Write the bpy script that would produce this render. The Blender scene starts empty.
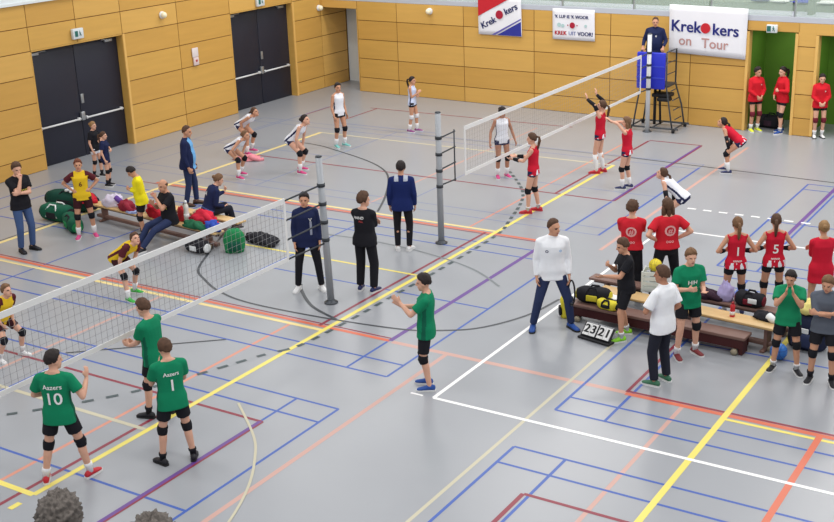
import bpy, bmesh, math, random
from mathutils import Vector, Matrix, Euler, noise
from mathutils.bvhtree import BVHTree
random.seed(7)
PI = math.pi
scene = bpy.context.scene
COL = scene.collection

# ------------------------------------------------------------------ materials
def lin(c):
    c /= 255.0
    return c / 12.92 if c <= 0.04045 else ((c + 0.055) / 1.055) ** 2.4
_mats = {}
def mat(name, rgb, rough=0.6, metal=0.0, spec=0.4, var=0.0, scale=8.0, bump=0.0, bscale=60.0, alpha=None, coord='Object', stretch=(1, 1, 1)):
    if name in _mats:
        return _mats[name]
    m = bpy.data.materials.new(name)
    m.use_nodes = True
    nt = m.node_tree
    b = nt.nodes['Principled BSDF']
    col = (lin(rgb[0]), lin(rgb[1]), lin(rgb[2]), 1)
    b.inputs['Base Color'].default_value = col
    b.inputs['Roughness'].default_value = rough
    b.inputs['Metallic'].default_value = metal
    b.inputs['Specular IOR Level'].default_value = spec
    if alpha is not None:
        b.inputs['Alpha'].default_value = alpha
    if var or bump:
        tc = nt.nodes.new('ShaderNodeTexCoord')
        mp = nt.nodes.new('ShaderNodeMapping')
        mp.inputs['Scale'].default_value = stretch
        nt.links.new(tc.outputs[coord], mp.inputs['Vector'])
    if var:
        n = nt.nodes.new('ShaderNodeTexNoise')
        n.inputs['Scale'].default_value = scale
        n.inputs['Detail'].default_value = 4
        nt.links.new(mp.outputs['Vector'], n.inputs['Vector'])
        mx = nt.nodes.new('ShaderNodeMix'); mx.data_type = 'RGBA'
        a = [max(0, c * (1 - var)) for c in col[:3]] + [1]
        d = [min(1, c * (1 + var)) for c in col[:3]] + [1]
        mx.inputs[6].default_value = a
        mx.inputs[7].default_value = d
        nt.links.new(n.outputs['Fac'], mx.inputs[0])
        nt.links.new(mx.outputs[2], b.inputs['Base Color'])
    if bump:
        n2 = nt.nodes.new('ShaderNodeTexNoise')
        n2.inputs['Scale'].default_value = bscale
        nt.links.new(mp.outputs['Vector'], n2.inputs['Vector'])
        bp = nt.nodes.new('ShaderNodeBump')
        bp.inputs['Strength'].default_value = bump
        nt.links.new(n2.outputs['Fac'], bp.inputs['Height'])
        nt.links.new(bp.outputs['Normal'], b.inputs['Normal'])
    _mats[name] = m
    return m
def cloth(name, rgb, rough=0.85):
    return mat(name, rgb, rough, 0, 0.2, 0.12, 6.0, 0.35, 9.0)

# ------------------------------------------------------------------ mesh builder
def basis(d, ref=None):
    d = Vector(d).normalized()
    r = Vector(ref) if ref is not None else Vector((0, 0, 1))
    if abs(d.dot(r.normalized())) > 0.98:
        r = Vector((0, 1, 0)) if abs(d.y) < 0.9 else Vector((1, 0, 0))
    x = d.cross(r).normalized()
    y = x.cross(d).normalized()
    return x, y, d          # x, y span the ring, d is the axis

class MB:
    def __init__(self):
        self.v = []; self.f = []; self.m = []; self.sm = []
    def add(self, vs, fs, m=0, smooth=True):
        o = len(self.v)
        self.v += [Vector(p) for p in vs]
        for f in fs:
            self.f.append([i + o for i in f]); self.m.append(m); self.sm.append(smooth)
    def loft(self, rings, m=0, cap=True, smooth=True):
        n = len(rings[0]); vs = [p for r in rings for p in r]; fs = []
        for i in range(len(rings) - 1):
            for j in range(n):
                k = (j + 1) % n
                fs.append([i * n + j, i * n + k, (i + 1) * n + k, (i + 1) * n + j])
        if cap:
            fs.append(list(range(n))[::-1]); fs.append([(len(rings) - 1) * n + j for j in range(n)])
        self.add(vs, fs, m, smooth)
    def capsule(self, a, b, ra, rb, n=10, m=0, ref=None, sx=1.0, round0=True, round1=True):
        a = Vector(a); b = Vector(b)
        x, y, d = basis(b - a, ref)
        prof = []
        if round0:
            for k in range(3):
                t = (k + 0.35) / 3 * PI / 2
                prof.append((a - d * ra * math.cos(t), ra * math.sin(t)))
        prof += [(a, ra), (a.lerp(b, .5), (ra + rb) / 2), (b, rb)]
        if round1:
            for k in range(3):
                t = (k + 1) / 3 * PI / 2 * 0.93
                prof.append((b + d * rb * math.sin(t), rb * math.cos(t)))
        rings = [[c + (x * math.cos(2 * PI * j / n) * sx + y * math.sin(2 * PI * j / n)) * r for j in range(n)] for c, r in prof]
        self.loft(rings, m)
    def tube(self, pts, rad, n=8, m=0, ref=None, flat=1.0, smooth=True):
        pts = [Vector(p) for p in pts]
        if not isinstance(rad, (list, tuple)):
            rad = [rad] * len(pts)
        rings = []; px = None
        for i, p in enumerate(pts):
            d = (pts[min(i + 1, len(pts) - 1)] - pts[max(i - 1, 0)]).normalized()
            if px is None:
                x, y, _ = basis(d, ref)
            else:
                x = (px - d * px.dot(d)).normalized(); y = x.cross(d).normalized()
            px = x
            rings.append([p + (x * math.cos(2 * PI * j / n + PI / n) * flat + y * math.sin(2 * PI * j / n + PI / n)) * rad[i] for j in range(n)])
        self.loft(rings, m, True, smooth)
    def ell(self, c, rx, ry, rz, rot=None, n=12, k=8, m=0):
        c = Vector(c); rot = rot or Matrix.Identity(3)
        rings = []
        for i in range(1, k):
            t = PI * i / k
            rings.append([c + rot @ Vector((rx * math.sin(t) * math.cos(2 * PI * j / n), ry * math.sin(t) * math.sin(2 * PI * j / n), -rz * math.cos(t))) for j in range(n)])
        o = len(self.v)
        self.loft(rings, m, False)
        vs = [c + rot @ Vector((0, 0, -rz)), c + rot @ Vector((0, 0, rz))]
        b = len(self.v); self.v += vs
        for j in range(n):
            kk = (j + 1) % n
            self.f.append([b, o + kk, o + j]); self.m.append(m); self.sm.append(True)
            q = o + (k - 2) * n
            self.f.append([b + 1, q + j, q + kk]); self.m.append(m); self.sm.append(True)
    def box(self, c, s, rot=None, m=0, bev=0.0):
        c = Vector(c); hx, hy, hz = s[0] / 2, s[1] / 2, s[2] / 2
        rot = rot or Matrix.Identity(3)
        if bev <= 0:
            P = [(-hx, -hy, -hz), (hx, -hy, -hz), (hx, hy, -hz), (-hx, hy, -hz), (-hx, -hy, hz), (hx, -hy, hz), (hx, hy, hz), (-hx, hy, hz)]
            self.add([c + rot @ Vector(p) for p in P], [[0, 3, 2, 1], [4, 5, 6, 7], [0, 1, 5, 4], [1, 2, 6, 5], [2, 3, 7, 6], [3, 0, 4, 7]], m, False)
            return
        b = min(bev, hx * .95, hy * .95, hz * .95)
        rings = []
        def ring(ix, iy, z):
            r = []
            for (sx, sy) in ((1, 1), (-1, 1), (-1, -1), (1, -1)):
                for q in range(3):
                    a0 = {(1, 1): 0, (-1, 1): 1, (-1, -1): 2, (1, -1): 3}[(sx, sy)] * PI / 2 + q * PI / 4
                    r.append(c + rot @ Vector((sx * (hx - b) + math.cos(a0) * (b - ix), sy * (hy - b) + math.sin(a0) * (b - iy), z)))
            return r
        rings = [ring(b, b, -hz), ring(b * .3, b * .3, -hz + b * .3), ring(0, 0, -hz + b), ring(0, 0, hz - b), ring(b * .3, b * .3, hz - b * .3), ring(b, b, hz)]
        self.loft(rings, m)
    def quad(self, a, b, c, d, m=0):
        self.add([a, b, c, d], [[0, 1, 2, 3]], m, False)
    def build(self, name, mats, parent=None, loc=None, rot=None, scale=1.0):
        me = bpy.data.meshes.new(name)
        me.from_pydata([tuple(p * scale) for p in self.v], [], self.f)
        if not isinstance(mats, (list, tuple)):
            mats = [mats]
        for mm in mats:
            me.materials.append(mm)
        me.polygons.foreach_set('material_index', self.m)
        me.polygons.foreach_set('use_smooth', self.sm)
        bm = bmesh.new(); bm.from_mesh(me)
        bmesh.ops.recalc_face_normals(bm, faces=bm.faces)
        bm.to_mesh(me); bm.free(); me.update()
        o = bpy.data.objects.new(name, me)
        COL.objects.link(o)
        if parent is not None:
            o.parent = parent
        if loc is not None:
            o.location = loc
        if rot is not None:
            o.rotation_euler = rot if isinstance(rot, (tuple, list, Euler)) else (0, 0, rot)
        return o

def tag(o, label=None, cat=None, group=None, kind=None):
    if label: o['label'] = label
    if cat: o['category'] = cat
    if group: o['group'] = group
    if kind: o['kind'] = kind
    return o
def thing(name, label, cat, loc=(0, 0, 0), rz=0, group=None):
    o = bpy.data.objects.new(name, None)
    o.empty_display_size = 0.2
    COL.objects.link(o)
    o.location = loc; o.rotation_euler = (0, 0, rz)
    return tag(o, label, cat, group)
def copy_tree(o, parent=None):
    c = o.copy(); COL.objects.link(c)
    if parent is not None: c.parent = parent
    for ch in list(o.children): copy_tree(ch, c)
    return c

# ------------------------------------------------------------------ lettering
_text = {}
def text_geo(s):
    """outline triangles of a string, height about 1, centred on the origin"""
    if s in _text: return _text[s]
    cu = bpy.data.curves.new('lettering', 'FONT')
    cu.body = s; cu.resolution_u = 3; cu.offset = .012
    cu.align_x = 'CENTER'; cu.align_y = 'CENTER'
    o = bpy.data.objects.new('lettering', cu); COL.objects.link(o)
    bpy.context.view_layer.update()
    me = bpy.data.meshes.new_from_object(o.evaluated_get(bpy.context.evaluated_depsgraph_get()))
    bm = bmesh.new(); bm.from_mesh(me)
    bmesh.ops.triangulate(bm, faces=bm.faces)
    g = ([v.co.copy() for v in bm.verts], [[v.index for v in f.verts] for f in bm.faces])
    bm.free(); bpy.data.meshes.remove(me); bpy.data.objects.remove(o); bpy.data.curves.remove(cu)
    _text[s] = g
    return g
def put_text(mb, s, size, origin, ex, ez, out, m=0, bold=0.0):
    """flat lettering of a small thickness on a plane"""
    vs, fs = text_geo(s)
    origin = Vector(origin); ex = Vector(ex); ez = Vector(ez); out = Vector(out)
    for dx in ((0,) if not bold else (-bold, 0, bold)):
        mb.add([origin + ex * (p.x + dx) * size + ez * p.y * size + out * (0.001 + abs(dx) * .002) for p in vs], fs, m, False)

# ------------------------------------------------------------------ people
SKIN = [mat('skin_fair', (214, 164, 140), .55, 0, .35, .06, 20), mat('skin_warm', (198, 146, 118), .55, 0, .35, .06, 20), mat('skin_tan', (176, 124, 98), .55, 0, .35, .06, 20)]
EYE = mat('eye_dark', (52, 40, 36), .3)
LIP = mat('lip', (170, 96, 90), .5)
PENDING = []          # raw meshes waiting for the voxel remesh
TEXTS = []            # (shirt record, text, height, where, material)

def two_bone(a, t, l1, l2, pole):
    a = Vector(a); t = Vector(t); d = t - a
    L = min(max(d.length, abs(l1 - l2) + .02), (l1 + l2) * .998)
    d = d.normalized(); t = a + d * L
    ca = (l1 * l1 + L * L - l2 * l2) / (2 * l1 * L)
    p = Vector(pole); p = p - d * p.dot(d)
    if p.length < 1e-4: p = Vector((1, 0, 0)) - d * d.x
    p.normalize()
    return a + d * l1 * ca + p * l1 * math.sqrt(max(0, 1 - ca * ca)), t

def Rz(a): return Matrix.Rotation(math.radians(a), 3, 'Z')
def Rx(a): return Matrix.Rotation(math.radians(a), 3, 'X')
def Ry(a): return Matrix.Rotation(math.radians(a), 3, 'Y')

def remesh_part(mb, name, mats, parent, s, voxel, fn=None, smooth=3):
    o = mb.build(name, mats, parent, scale=s)
    r = o.modifiers.new('r', 'REMESH'); r.mode = 'VOXEL'; r.voxel_size = voxel; r.use_smooth_shade = True
    q = o.modifiers.new('s', 'SMOOTH'); q.iterations = smooth; q.factor = .5
    PENDING.append((o, fn, mats))
    return o

def flush_people():
    bpy.context.view_layer.update()
    dg = bpy.context.evaluated_depsgraph_get()
    done = []
    for o, fn, mats in PENDING:
        done.append(bpy.data.meshes.new_from_object(o.evaluated_get(dg)))
    for (o, fn, mats), me in zip(PENDING, done):
        old = o.data
        o.modifiers.clear(); o.data = me; bpy.data.meshes.remove(old)
        me.name = o.name
        me.materials.clear()
        for mm in (mats if isinstance(mats, (list, tuple)) else [mats]): me.materials.append(mm)
        idx = [0] * len(me.polygons)
        if fn:
            for i, p in enumerate(me.polygons): idx[i] = fn(p.center)
        me.polygons.foreach_set('material_index', idx)
        me.polygons.foreach_set('use_smooth', [True] * len(me.polygons))
        me.update()
    PENDING.clear()
    for shirt, SC, Rc, s, txt, size, where, m, name in TEXTS:
        bvh = BVHTree.FromPolygons([v.co for v in shirt.data.vertices], [list(p.vertices) for p in shirt.data.polygons])
        dx, dz, side = where
        vs, fs = text_geo(txt)
        sg = -1 if side == 'back' else 1
        out = []
        dirw = Rc @ Vector((0, -sg, 0))
        for p in vs:
            x = (p.x * size) * (1 if side == 'back' else -1) + dx
            o = (SC + Rc @ Vector((x, sg * .6, dz + p.y * size))) * s
            hit, nrm, _, _ = bvh.ray_cast(o, dirw)
            q = (hit if hit is not None else o + dirw * (.48 * s)) - dirw * .006
            out.append(q)
        mb = MB(); mb.add(out, fs, 0, False)
        mb.build(name, m, shirt)

def person(label, x, y, c, H=1.75, fem=False, z=0.0, lean=0, plean=None, twist=0, side=0, pz=None, pxy=None, feet=None,
           al='hang', ar='hang', head=(0, 0), skin=0, hair=None, hairstyle='short', top=None, bottom=None,
           socks=None, knees=None, shoes=None, sleeves=None, texts=(), fat=0.0, body_only_head=False, sit=False, crouch_pole=0):
    """a figure of stature H standing at x, y and facing compass c (0 = straight away from the camera's heading, clockwise)"""
    s = H / 1.75
    rz = math.radians(32.9 - c)
    root = thing('person', label, 'person', (x, y, z), rz)
    if plean is None: plean = lean * .55
    Rp = Rz(-twist * .3) @ Rx(-plean) @ Ry(side * .5)
    Rc = Rz(-twist) @ Rx(-lean) @ Ry(side)
    if feet is None: feet = ((-.10, 0, -9), (.10, 0, 9))
    feet = [tuple(list(f) + [0] * (5 - len(f))) for f in feet]
    hipw = .092 if not fem else .094
    shw = (.185 if not fem else .160) + fat * .2
    ank = [Vector((f[0], f[1], .085 + f[3])) for f in feet]
    if pxy is None: pxy = ((feet[0][0] + feet[1][0]) / 2, (feet[0][1] + feet[1][1]) / 2 - math.sin(math.radians(lean)) * .22)
    z0 = .945 if pz is None else pz
    for _ in range(60):
        P = Vector((pxy[0], pxy[1], z0))
        hips = [P + Rp @ Vector((sg * hipw, 0, -.02)) for sg in (-1, 1)]
        if all((hips[i] - ank[i]).length <= .848 for i in (0, 1)): break
        z0 -= .012
    knee = []
    for i in (0, 1):
        yaw = feet[i][2]
        fwd = Rz(-yaw) @ Vector((0, 1, 0))
        k, a = two_bone(hips[i], ank[i], .43, .42, fwd + Vector((0, 0, .25)) + Vector(((-1, 1)[i] * crouch_pole, 0, 0)))
        knee.append(k); ank[i] = a
    # spine
    qp = Rp.to_quaternion(); qc = Rc.to_quaternion()
    N = 16; spine = []; cur = P.copy(); L = .60
    for i in range(N + 1):
        t = i / N
        q = qp.slerp(qc, min(1, t * 1.25))
        spine.append((cur.copy(), q))
        cur = cur + q @ Vector((0, 0, L / N))
    def sp(dz):
        if dz <= 0:
            return P + Rp @ Vector((0, 0, dz)), qp
        u = min(dz / L * N, N - .001); i = int(u); f = u - i
        return spine[i][0].lerp(spine[i + 1][0], f), spine[i][1].slerp(spine[i + 1][1], f)
    SC = sp(.47)[0]
    def CH(a, b, d): return SC + Rc @ Vector((a, b, d))
    sh = [CH(sg * shw, -.005, -.015) for sg in (-1, 1)]
    C7 = sp(.545)[0]
    Rh = Rc @ Rx(lean * .75) @ Rz(-head[0]) @ Rx(-head[1])
    HC = C7 + Rc @ Vector((0, .012, .045)) + Rh @ Vector((0, .018, .088))
    # arms
    arms = []
    for i, spec in ((0, al), (1, ar)):
        sg = (-1, 1)[i]; S = sh[i]
        pole = Rc @ Vector((sg * .45, -1, -.25)); fd = None; nrm = Vector((-sg, 0, 0)); curl = 22
        if isinstance(spec, tuple):
            w = CH(spec[0] * sg, spec[1], spec[2])
            if len(spec) > 3: fd = Rc @ Vector((spec[3][0] * sg, spec[3][1], spec[3][2]))
            if len(spec) > 4: nrm = Rc @ Vector((spec[4][0] * sg, spec[4][1], spec[4][2]))
            if len(spec) > 5: curl = spec[5]
            if len(spec) > 6: pole = Rc @ Vector((spec[6][0] * sg, spec[6][1], spec[6][2]))
        elif spec == 'hang': w = S + Vector((sg * .055, .06, -.515))
        elif spec == 'hang_wide': w = S + Vector((sg * .16, .05, -.49))
        elif spec == 'hip': w = P + Rp @ Vector((sg * .185, .0, .13)); pole = Rc @ Vector((sg, -.55, .1)); fd = Rp @ Vector((-sg * .45, .75, -.35)); nrm = Rp @ Vector((-sg, -.4, 0)); curl = 30
        elif spec == 'knee': w = knee[i] + Vector((0, -.03, .085)) + (hips[i] - knee[i]).normalized() * .05; pole = Vector((sg, -.2, .2)); fd = (ank[i] - knee[i]).normalized() + Vector((0, .6, 0)); nrm = Vector((0, -.6, -1)); curl = 30
        elif spec == 'clap': w = CH(sg * .06, .27, -.13); fd = Rc @ Vector((-sg * .12, .55, .8)); nrm = Rc @ Vector((-sg, 0, 0)); curl = 10; pole = Rc @ Vector((sg * .7, -.5, -.8))
        elif spec == 'clap_hi': w = CH(sg * .055, .25, .02); fd = Rc @ Vector((-sg * .1, .4, .9)); nrm = Rc @ Vector((-sg, 0, 0)); curl = 10; pole = Rc @ Vector((sg * .7, -.4, -.9))
        elif spec == 'clap_far': w = CH(sg * .07, .36, -.15 - .05 * sg); fd = Rc @ Vector((-sg * .05, .75, .6)); nrm = Rc @ Vector((-sg, 0, .2)); curl = 8; pole = Rc @ Vector((sg * .6, -.4, -.9))
        elif spec == 'chin': w = CH(sg * .05, .19, .03); fd = Rc @ Vector((-sg * .25, -.15, 1)); nrm = Rc @ Vector((-sg * .3, -1, 0)); curl = 55; pole = Rc @ Vector((sg * .3, .1, -1))
        elif spec == 'cross': w = CH(-sg * .10, .20 + (.03 if i else 0), -.22 + (.03 if i else 0)); fd = Rc @ Vector((-sg, .05, .1)); nrm = Rc @ Vector((0, -1, 0)); curl = 35; pole = Rc @ Vector((sg * .8, .1, -.8))
        elif spec == 'waist': w = CH(sg * .09, .19, -.27); fd = Rc @ Vector((-sg, .2, 0)); nrm = Rc @ Vector((0, -1, 0)); curl = 30; pole = Rc @ Vector((sg, -.3, -.5))
        elif spec == 'front': w = CH(sg * .065, .21, -.42); fd = Rc @ Vector((-sg * .35, .25, -.9)); nrm = Rc @ Vector((-sg * .6, -.8, 0)); curl = 40; pole = Rc @ Vector((sg * .9, -.6, 0))
        elif spec == 'up': w = S + Rc @ Vector((sg * .10, .14, .50)); fd = Rc @ Vector((0, .15, 1)); nrm = Rc @ Vector((0, 1, 0)); curl = 12; pole = Rc @ Vector((sg, .2, 0))
        elif spec == 'ready': w = CH(sg * .13, .40, -.22); fd = Rc @ Vector((0, 1, -.1)); nrm = Rc @ Vector((-sg * .5, 0, .8)); curl = 20; pole = Rc @ Vector((sg * .5, -.3, -1))
        elif spec == 'phone': w = CH(sg * .07, .26, -.12); fd = Rc @ Vector((-sg * .5, .6, .5)); nrm = Rc @ Vector((-sg * .7, -.6, .2)); curl = 45; pole = Rc @ Vector((sg * .5, -.4, -1))
        elif spec == 'forward': w = CH(sg * .12, .47, -.10); fd = Rc @ Vector((0, 1, .1)); nrm = Rc @ Vector((0, 0, -1)); curl = 15; pole = Rc @ Vector((sg * .6, 0, -1))
        elif spec == 'back': w = CH(sg * .07, -.15, -.36); fd = Rc @ Vector((-sg * .8, 0, -.5)); nrm = Rc @ Vector((0, -1, 0)); curl = 40; pole = Rc @ Vector((sg, -.6, 0))
        elif spec == 'belly': w = CH(sg * .17, .16, -.30); fd = Rc @ Vector((-sg * .9, .5, .1)); nrm = Rc @ Vector((-sg * .2, -1, 0)); curl = 25; pole = Rc @ Vector((sg * .9, -.5, -.7))
        e, w = two_bone(S, w, .285, .25, pole)
        if fd is None: fd = (w - e).normalized() * .8 + Vector((0, .12, -.1))
        fd = Vector(fd).normalized(); nrm = Vector(nrm); nrm = (nrm - fd * nrm.dot(fd)).normalized()
        arms.append((S, e, w, fd, nrm, curl))

    n = 18
    def ring(dz, w, d, yo=0.0, xo=0.0, pw=2.3):
        c0, q = sp(dz)
        r = []
        for j in range(n):
            a = 2 * PI * j / n; ca, sa = math.cos(a), math.sin(a)
            r.append(c0 + q @ Vector((xo + w * math.copysign(abs(ca) ** (2 / pw), ca), yo + d * math.copysign(abs(sa) ** (2 / pw), sa), 0)))
        return r
    k = 1.0 if not fem else .9
    f2 = fat
    TOR = [(-.115, .115, .085, 0), (-.05, .168 + (0.006 if fem else 0), .108, -.012), (.03, .160 + f2 * .8, .106 + f2, -.004 + f2 * .4), (.13, .140 * k + f2, .092 + f2 * 1.4, f2 * .9), (.22, .140 * k + f2, .094 + f2, f2 * .6),
           (.32, .160 * k + f2 * .6, .108, .004), (.40, .172 * k, .108 if not fem else .115, .004), (.455, shw * .93, .085, -.004), (.50, shw * .62, .066, -.012), (.53, .074, .058, -.012), (.565, .054, .056, -.008)]
    # ---- body
    B = MB()
    B.loft([ring(*r) for r in TOR])
    for i in (0, 1):
        S, e, w, fd, nrm, curl = arms[i]; sg = (-1, 1)[i]
        am = .9 if fem else 1.0
        B.capsule(CH(sg * .05, -.02, .045), S + Rc @ Vector((0, 0, .012)), .045, .050, 10)
        B.capsule(S, e, .054 * am, .040 * am, 10)
        B.capsule(e, e.lerp(w, .35), .040 * am, .042 * am, 10); B.capsule(e.lerp(w, .3), w, .042 * am, .028 * am, 10)
        sd = fd.cross(nrm).normalized() * (1 if i else -1)       # thumb side
        def hr(t, hw, th): return [w + fd * t + sd * hw * math.cos(2 * PI * j / 10) + nrm * th * math.sin(2 * PI * j / 10) for j in range(10)]
        B.loft([hr(-.02, .026, .02), hr(.02, .032, .019), hr(.06, .041, .017), hr(.09, .043, .015), hr(.10, .038, .011)])
        for q, (off, ln) in enumerate(((.034, .072), (.0115, .082), (-.0115, .076), (-.034, .060))):
            base = w + fd * (.09 - abs(q - 1.2) * .004) + sd * off
            d0 = (fd + sd * off * 3.2).normalized()
            a1 = math.radians(curl); a2 = math.radians(curl * 2.1)
            d1 = d0 * math.cos(a1) + nrm * math.sin(a1); d2 = d0 * math.cos(a2) + nrm * math.sin(a2)
            p1 = base + d1 * ln * .5; p2 = p1 + d2 * ln * .5
            B.capsule(base - fd * .015, p1, .0098, .0092, 7); B.capsule(p1, p2, .0092, .008, 7)
        tb = w + fd * .028 + sd * .028 + nrm * .004
        t1 = tb + (fd * .75 + sd * .75 + nrm * .25).normalized() * .042; t2 = t1 + (fd + sd * .25 + nrm * .3).normalized() * .034
        B.capsule(tb, t1, .0125, .0108, 7); B.capsule(t1, t2, .0108, .009, 7)
        h, kn, an = hips[i], knee[i], ank[i]
        B.capsule(h, kn, .088 if not fem else .09, .054, 12)
        calf = kn.lerp(an, .30) - (Rz(-feet[i][2]) @ Vector((0, 1, 0))) * .012
        B.capsule(kn, calf, .053, .056, 12); B.capsule(calf, an, .055, .036, 12)
        fw = Rz(-feet[i][2]) @ Rx(-feet[i][4]) @ Vector((0, 1, 0))
        B.capsule(an - Vector((0, 0, .03)), an + fw * .13 - Vector((0, 0, .05)), .032, .024, 8)
    B.capsule(C7 - Rc @ Vector((0, .01, .04)), HC + Rh @ Vector((0, -.015, -.05)), .056 if not fem else .048, .05 if not fem else .044, 12)
    def hl(a, b, d): return HC + Rh @ Vector((a, b, d))
    B.ell(hl(0, -.012, .022), .075, .094, .104, Rh, 16, 12)
    B.ell(hl(0, .018, -.045), .060, .072, .082, Rh, 14, 10)
    B.ell(hl(0, .058, -.098), .030, .027, .024, Rh)
    B.capsule(hl(0, .086, .018), hl(0, .106, -.022), .010, .015, 8)
    B.capsule(hl(-.034, .076, .03), hl(.034, .076, .03), .013, .013, 8)
    B.capsule(hl(-.018, .083, -.062), hl(.018, .083, -.062), .010, .010, 8)
    for sg in (-1, 1): B.ell(hl(sg * .077, -.004, -.008), .012, .024, .034, Rh, 10, 6)
    HCs = HC * s; RhT = Rh.transposed()
    def bodyfn(p):
        q = RhT @ (Vector(p) - HCs) / s
        if q.y > .05 and abs(q.x) < .06:
            for sg in (-1, 1):
                if ((q.x - sg * .031) / .016) ** 2 + ((q.z - .008) / .011) ** 2 < 1: return 1
            if (q.x / .024) ** 2 + ((q.z + .063) / .009) ** 2 < 1: return 2
        return 0
    remesh_part(B, 'body', [SKIN[skin], EYE, LIP], root, s, .0115 * s, bodyfn)
    # ---- hair
    if hairstyle != 'none':
        hm = MB(); nu, nv = (30, 20) if z < 3 else (90, 60); rows = []
        long_ = hairstyle in ('pony', 'bun', 'long')
        th0 = {'short': .017, 'curly': .030, 'pony': .013, 'bun': .013, 'long': .018, 'buzz': .008, 'bald': .005}[hairstyle]
        for a in range(1, nv):
            t = PI * a / nv; row = []
            for b in range(nu):
                ph = 2 * PI * b / nu
                d = Vector((math.sin(t) * math.cos(ph), math.sin(t) * math.sin(ph), math.cos(t)))
                hh = d.z - ((.66 * d.y - .06) if d.y > 0 else (-.06 + (.80 if long_ else .66) * d.y))
                if abs(d.x) > .75 and -.35 < d.y < .22: hh += .28
                hh += .16 * noise.noise(d * 6 + Vector((x, 3, y)))
                if hairstyle == 'bald': hh = min(hh, .30 - d.z - max(0, d.y) * .8)
                if hairstyle == 'buzz' and d.y > 0: hh -= .22
                u = max(0, min(1, (hh + .10) / .34)); u = u * u * (3 - 2 * u)
                nz = noise.noise(d * (5.5 if hairstyle == 'curly' else 3.5) + Vector((x, y, 0)))
                nz2 = noise.noise(d * (14 if hairstyle == 'curly' else 7) + Vector((y, x, 0)))
                th = th0 * (1 + .55 * nz + .45 * nz2) + (.007 * max(0, d.z))
                if z > 3: th += .010 * noise.noise(d * 26 + Vector((0, x, 0))) + .006 * noise.noise(d * 52)
                r = -.012 + u * (.012 + th)
                row.append(hl(0, -.012, .022) + Rh @ Vector((d.x * (.076 + r), d.y * (.095 + r), d.z * (.105 + r))))
            rows.append(row)
        hm.loft(rows, 0, True)
        if hairstyle == 'pony':
            hm.ell(hl(0, -.118, .045), .026, .024, .026, Rh)
            dn = Vector((0, 0, -1)); q0 = hl(0, -.125, .045)
            bk = Rh @ Vector((0, -1, 0))
            hm.tube([q0, q0 + bk * .045 + dn * .01, q0 + bk * .055 + dn * .08, q0 + bk * .035 + dn * .17, q0 + bk * .02 + dn * .25, q0 + bk * .015 + dn * .29], [.02, .026, .033, .030, .020, .005], 10)
        if hairstyle == 'bun':
            hm.ell(hl(0, -.125, .05), .042, .038, .042, Rh)
        if hairstyle == 'long':
            dn = Vector((0, 0, -1))
            for sg in (-1, 0, 1):
                q0 = hl(sg * .06, -.06 + abs(sg) * .03, .02); bk = Rh @ Vector((sg * .3, -.5, 0))
                hm.tube([q0, q0 + dn * .06 + bk * .03, q0 + dn * .14 + bk * .045, q0 + dn * .22 + bk * .04], [.035, .042, .038, .015], 10)
        hm.build('hair', hair or HAIR['brown'], root, scale=s)
    # ---- top
    shirt = None
    if top:
        tk = top.get('kind', 'tee'); loose = top.get('loose', .016); hem = top.get('hem', -.10); mats = top['mats']
        T = MB(); rr = []
        hemw = (.200 if not fem else .194) + loose * .7 + f2 * .6
        for r in TOR[::-1]:
            dz, w, d, yo = r
            if dz < hem + .03: continue
            if dz > .54: continue
            g = loose
            if .03 <= dz < .3: w = max(w, .150 * k + f2); d = max(d, .098 + f2)
            if hem < 0 and dz < .10: w = max(w, .180 + f2 * .6); d = max(d, .112 + f2)
            if tk == 'jersey' and dz > .42: w = min(w, shw * .96 if dz < .48 else w)
            if dz > .51: g = .010
            rr.append(ring(dz, w + g, d + g, yo))
        rr.append(ring(hem, hemw if hem < .0 else .165 * k + loose, .118 + loose + f2 * 1.2, -.008 + f2 * .5))
        T.loft(rr[::-1])
        if top.get('collar'):
            T.loft([ring(.515, .088, .074, -.008), ring(.56, .072, .072, -.004)])
        for i in (0, 1):
            S, e, w, fd, nrm, curl = arms[i]; sg = (-1, 1)[i]
            if tk == 'jersey':
                T.capsule(CH(sg * .06, -.015, .03), CH(sg * (shw - .012), -.008, .002), .046, .052, 10)
            if tk != 'jersey':
                T.capsule(CH(sg * .06, -.015, .035), S + Rc @ Vector((0, 0, .008)), .052, .060, 10)
            if tk == 'tee':
                T.capsule(S, S.lerp(e, top.get('sl', .66)), .066, .066 + loose * .5, 12, round1=False)
            elif tk == 'long':
                T.capsule(S, e, .067, .054, 12); T.capsule(e, e.lerp(w, .94), .054, .040, 12, round1=False)
            elif tk == 'rolled':
                T.capsule(S, e, .066, .056, 12); T.capsule(e, e.lerp(w, .25), .056, .052, 12, round1=False)
        SCs = SC * s; RcT = Rc.transposed(); fn = top.get('fn')
        Ss = [a[0] * s for a in arms]; Es = [a[1] * s for a in arms]
        def topfn(p):
            if not fn: return 0
            p = Vector(p)
            q = RcT @ (p - SCs) / s
            arm = False
            for i in (0, 1):
                ab = Es[i] - Ss[i]; t = (p - Ss[i]).dot(ab) / ab.length_squared
                if t > .05 and (p - (Ss[i] + ab * min(1, t))).length < .085 * s and abs(q.x) > shw - .03: arm = True
            return fn(q, arm)
        shirt = remesh_part(T, top.get('name', 'shirt'), mats, root, s, .0135 * s, topfn, 4)
        for (txt, size, where, m, nm) in texts:
            TEXTS.append((shirt, SC.copy(), Rc.copy(), s, txt, size, where, m, nm))
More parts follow.
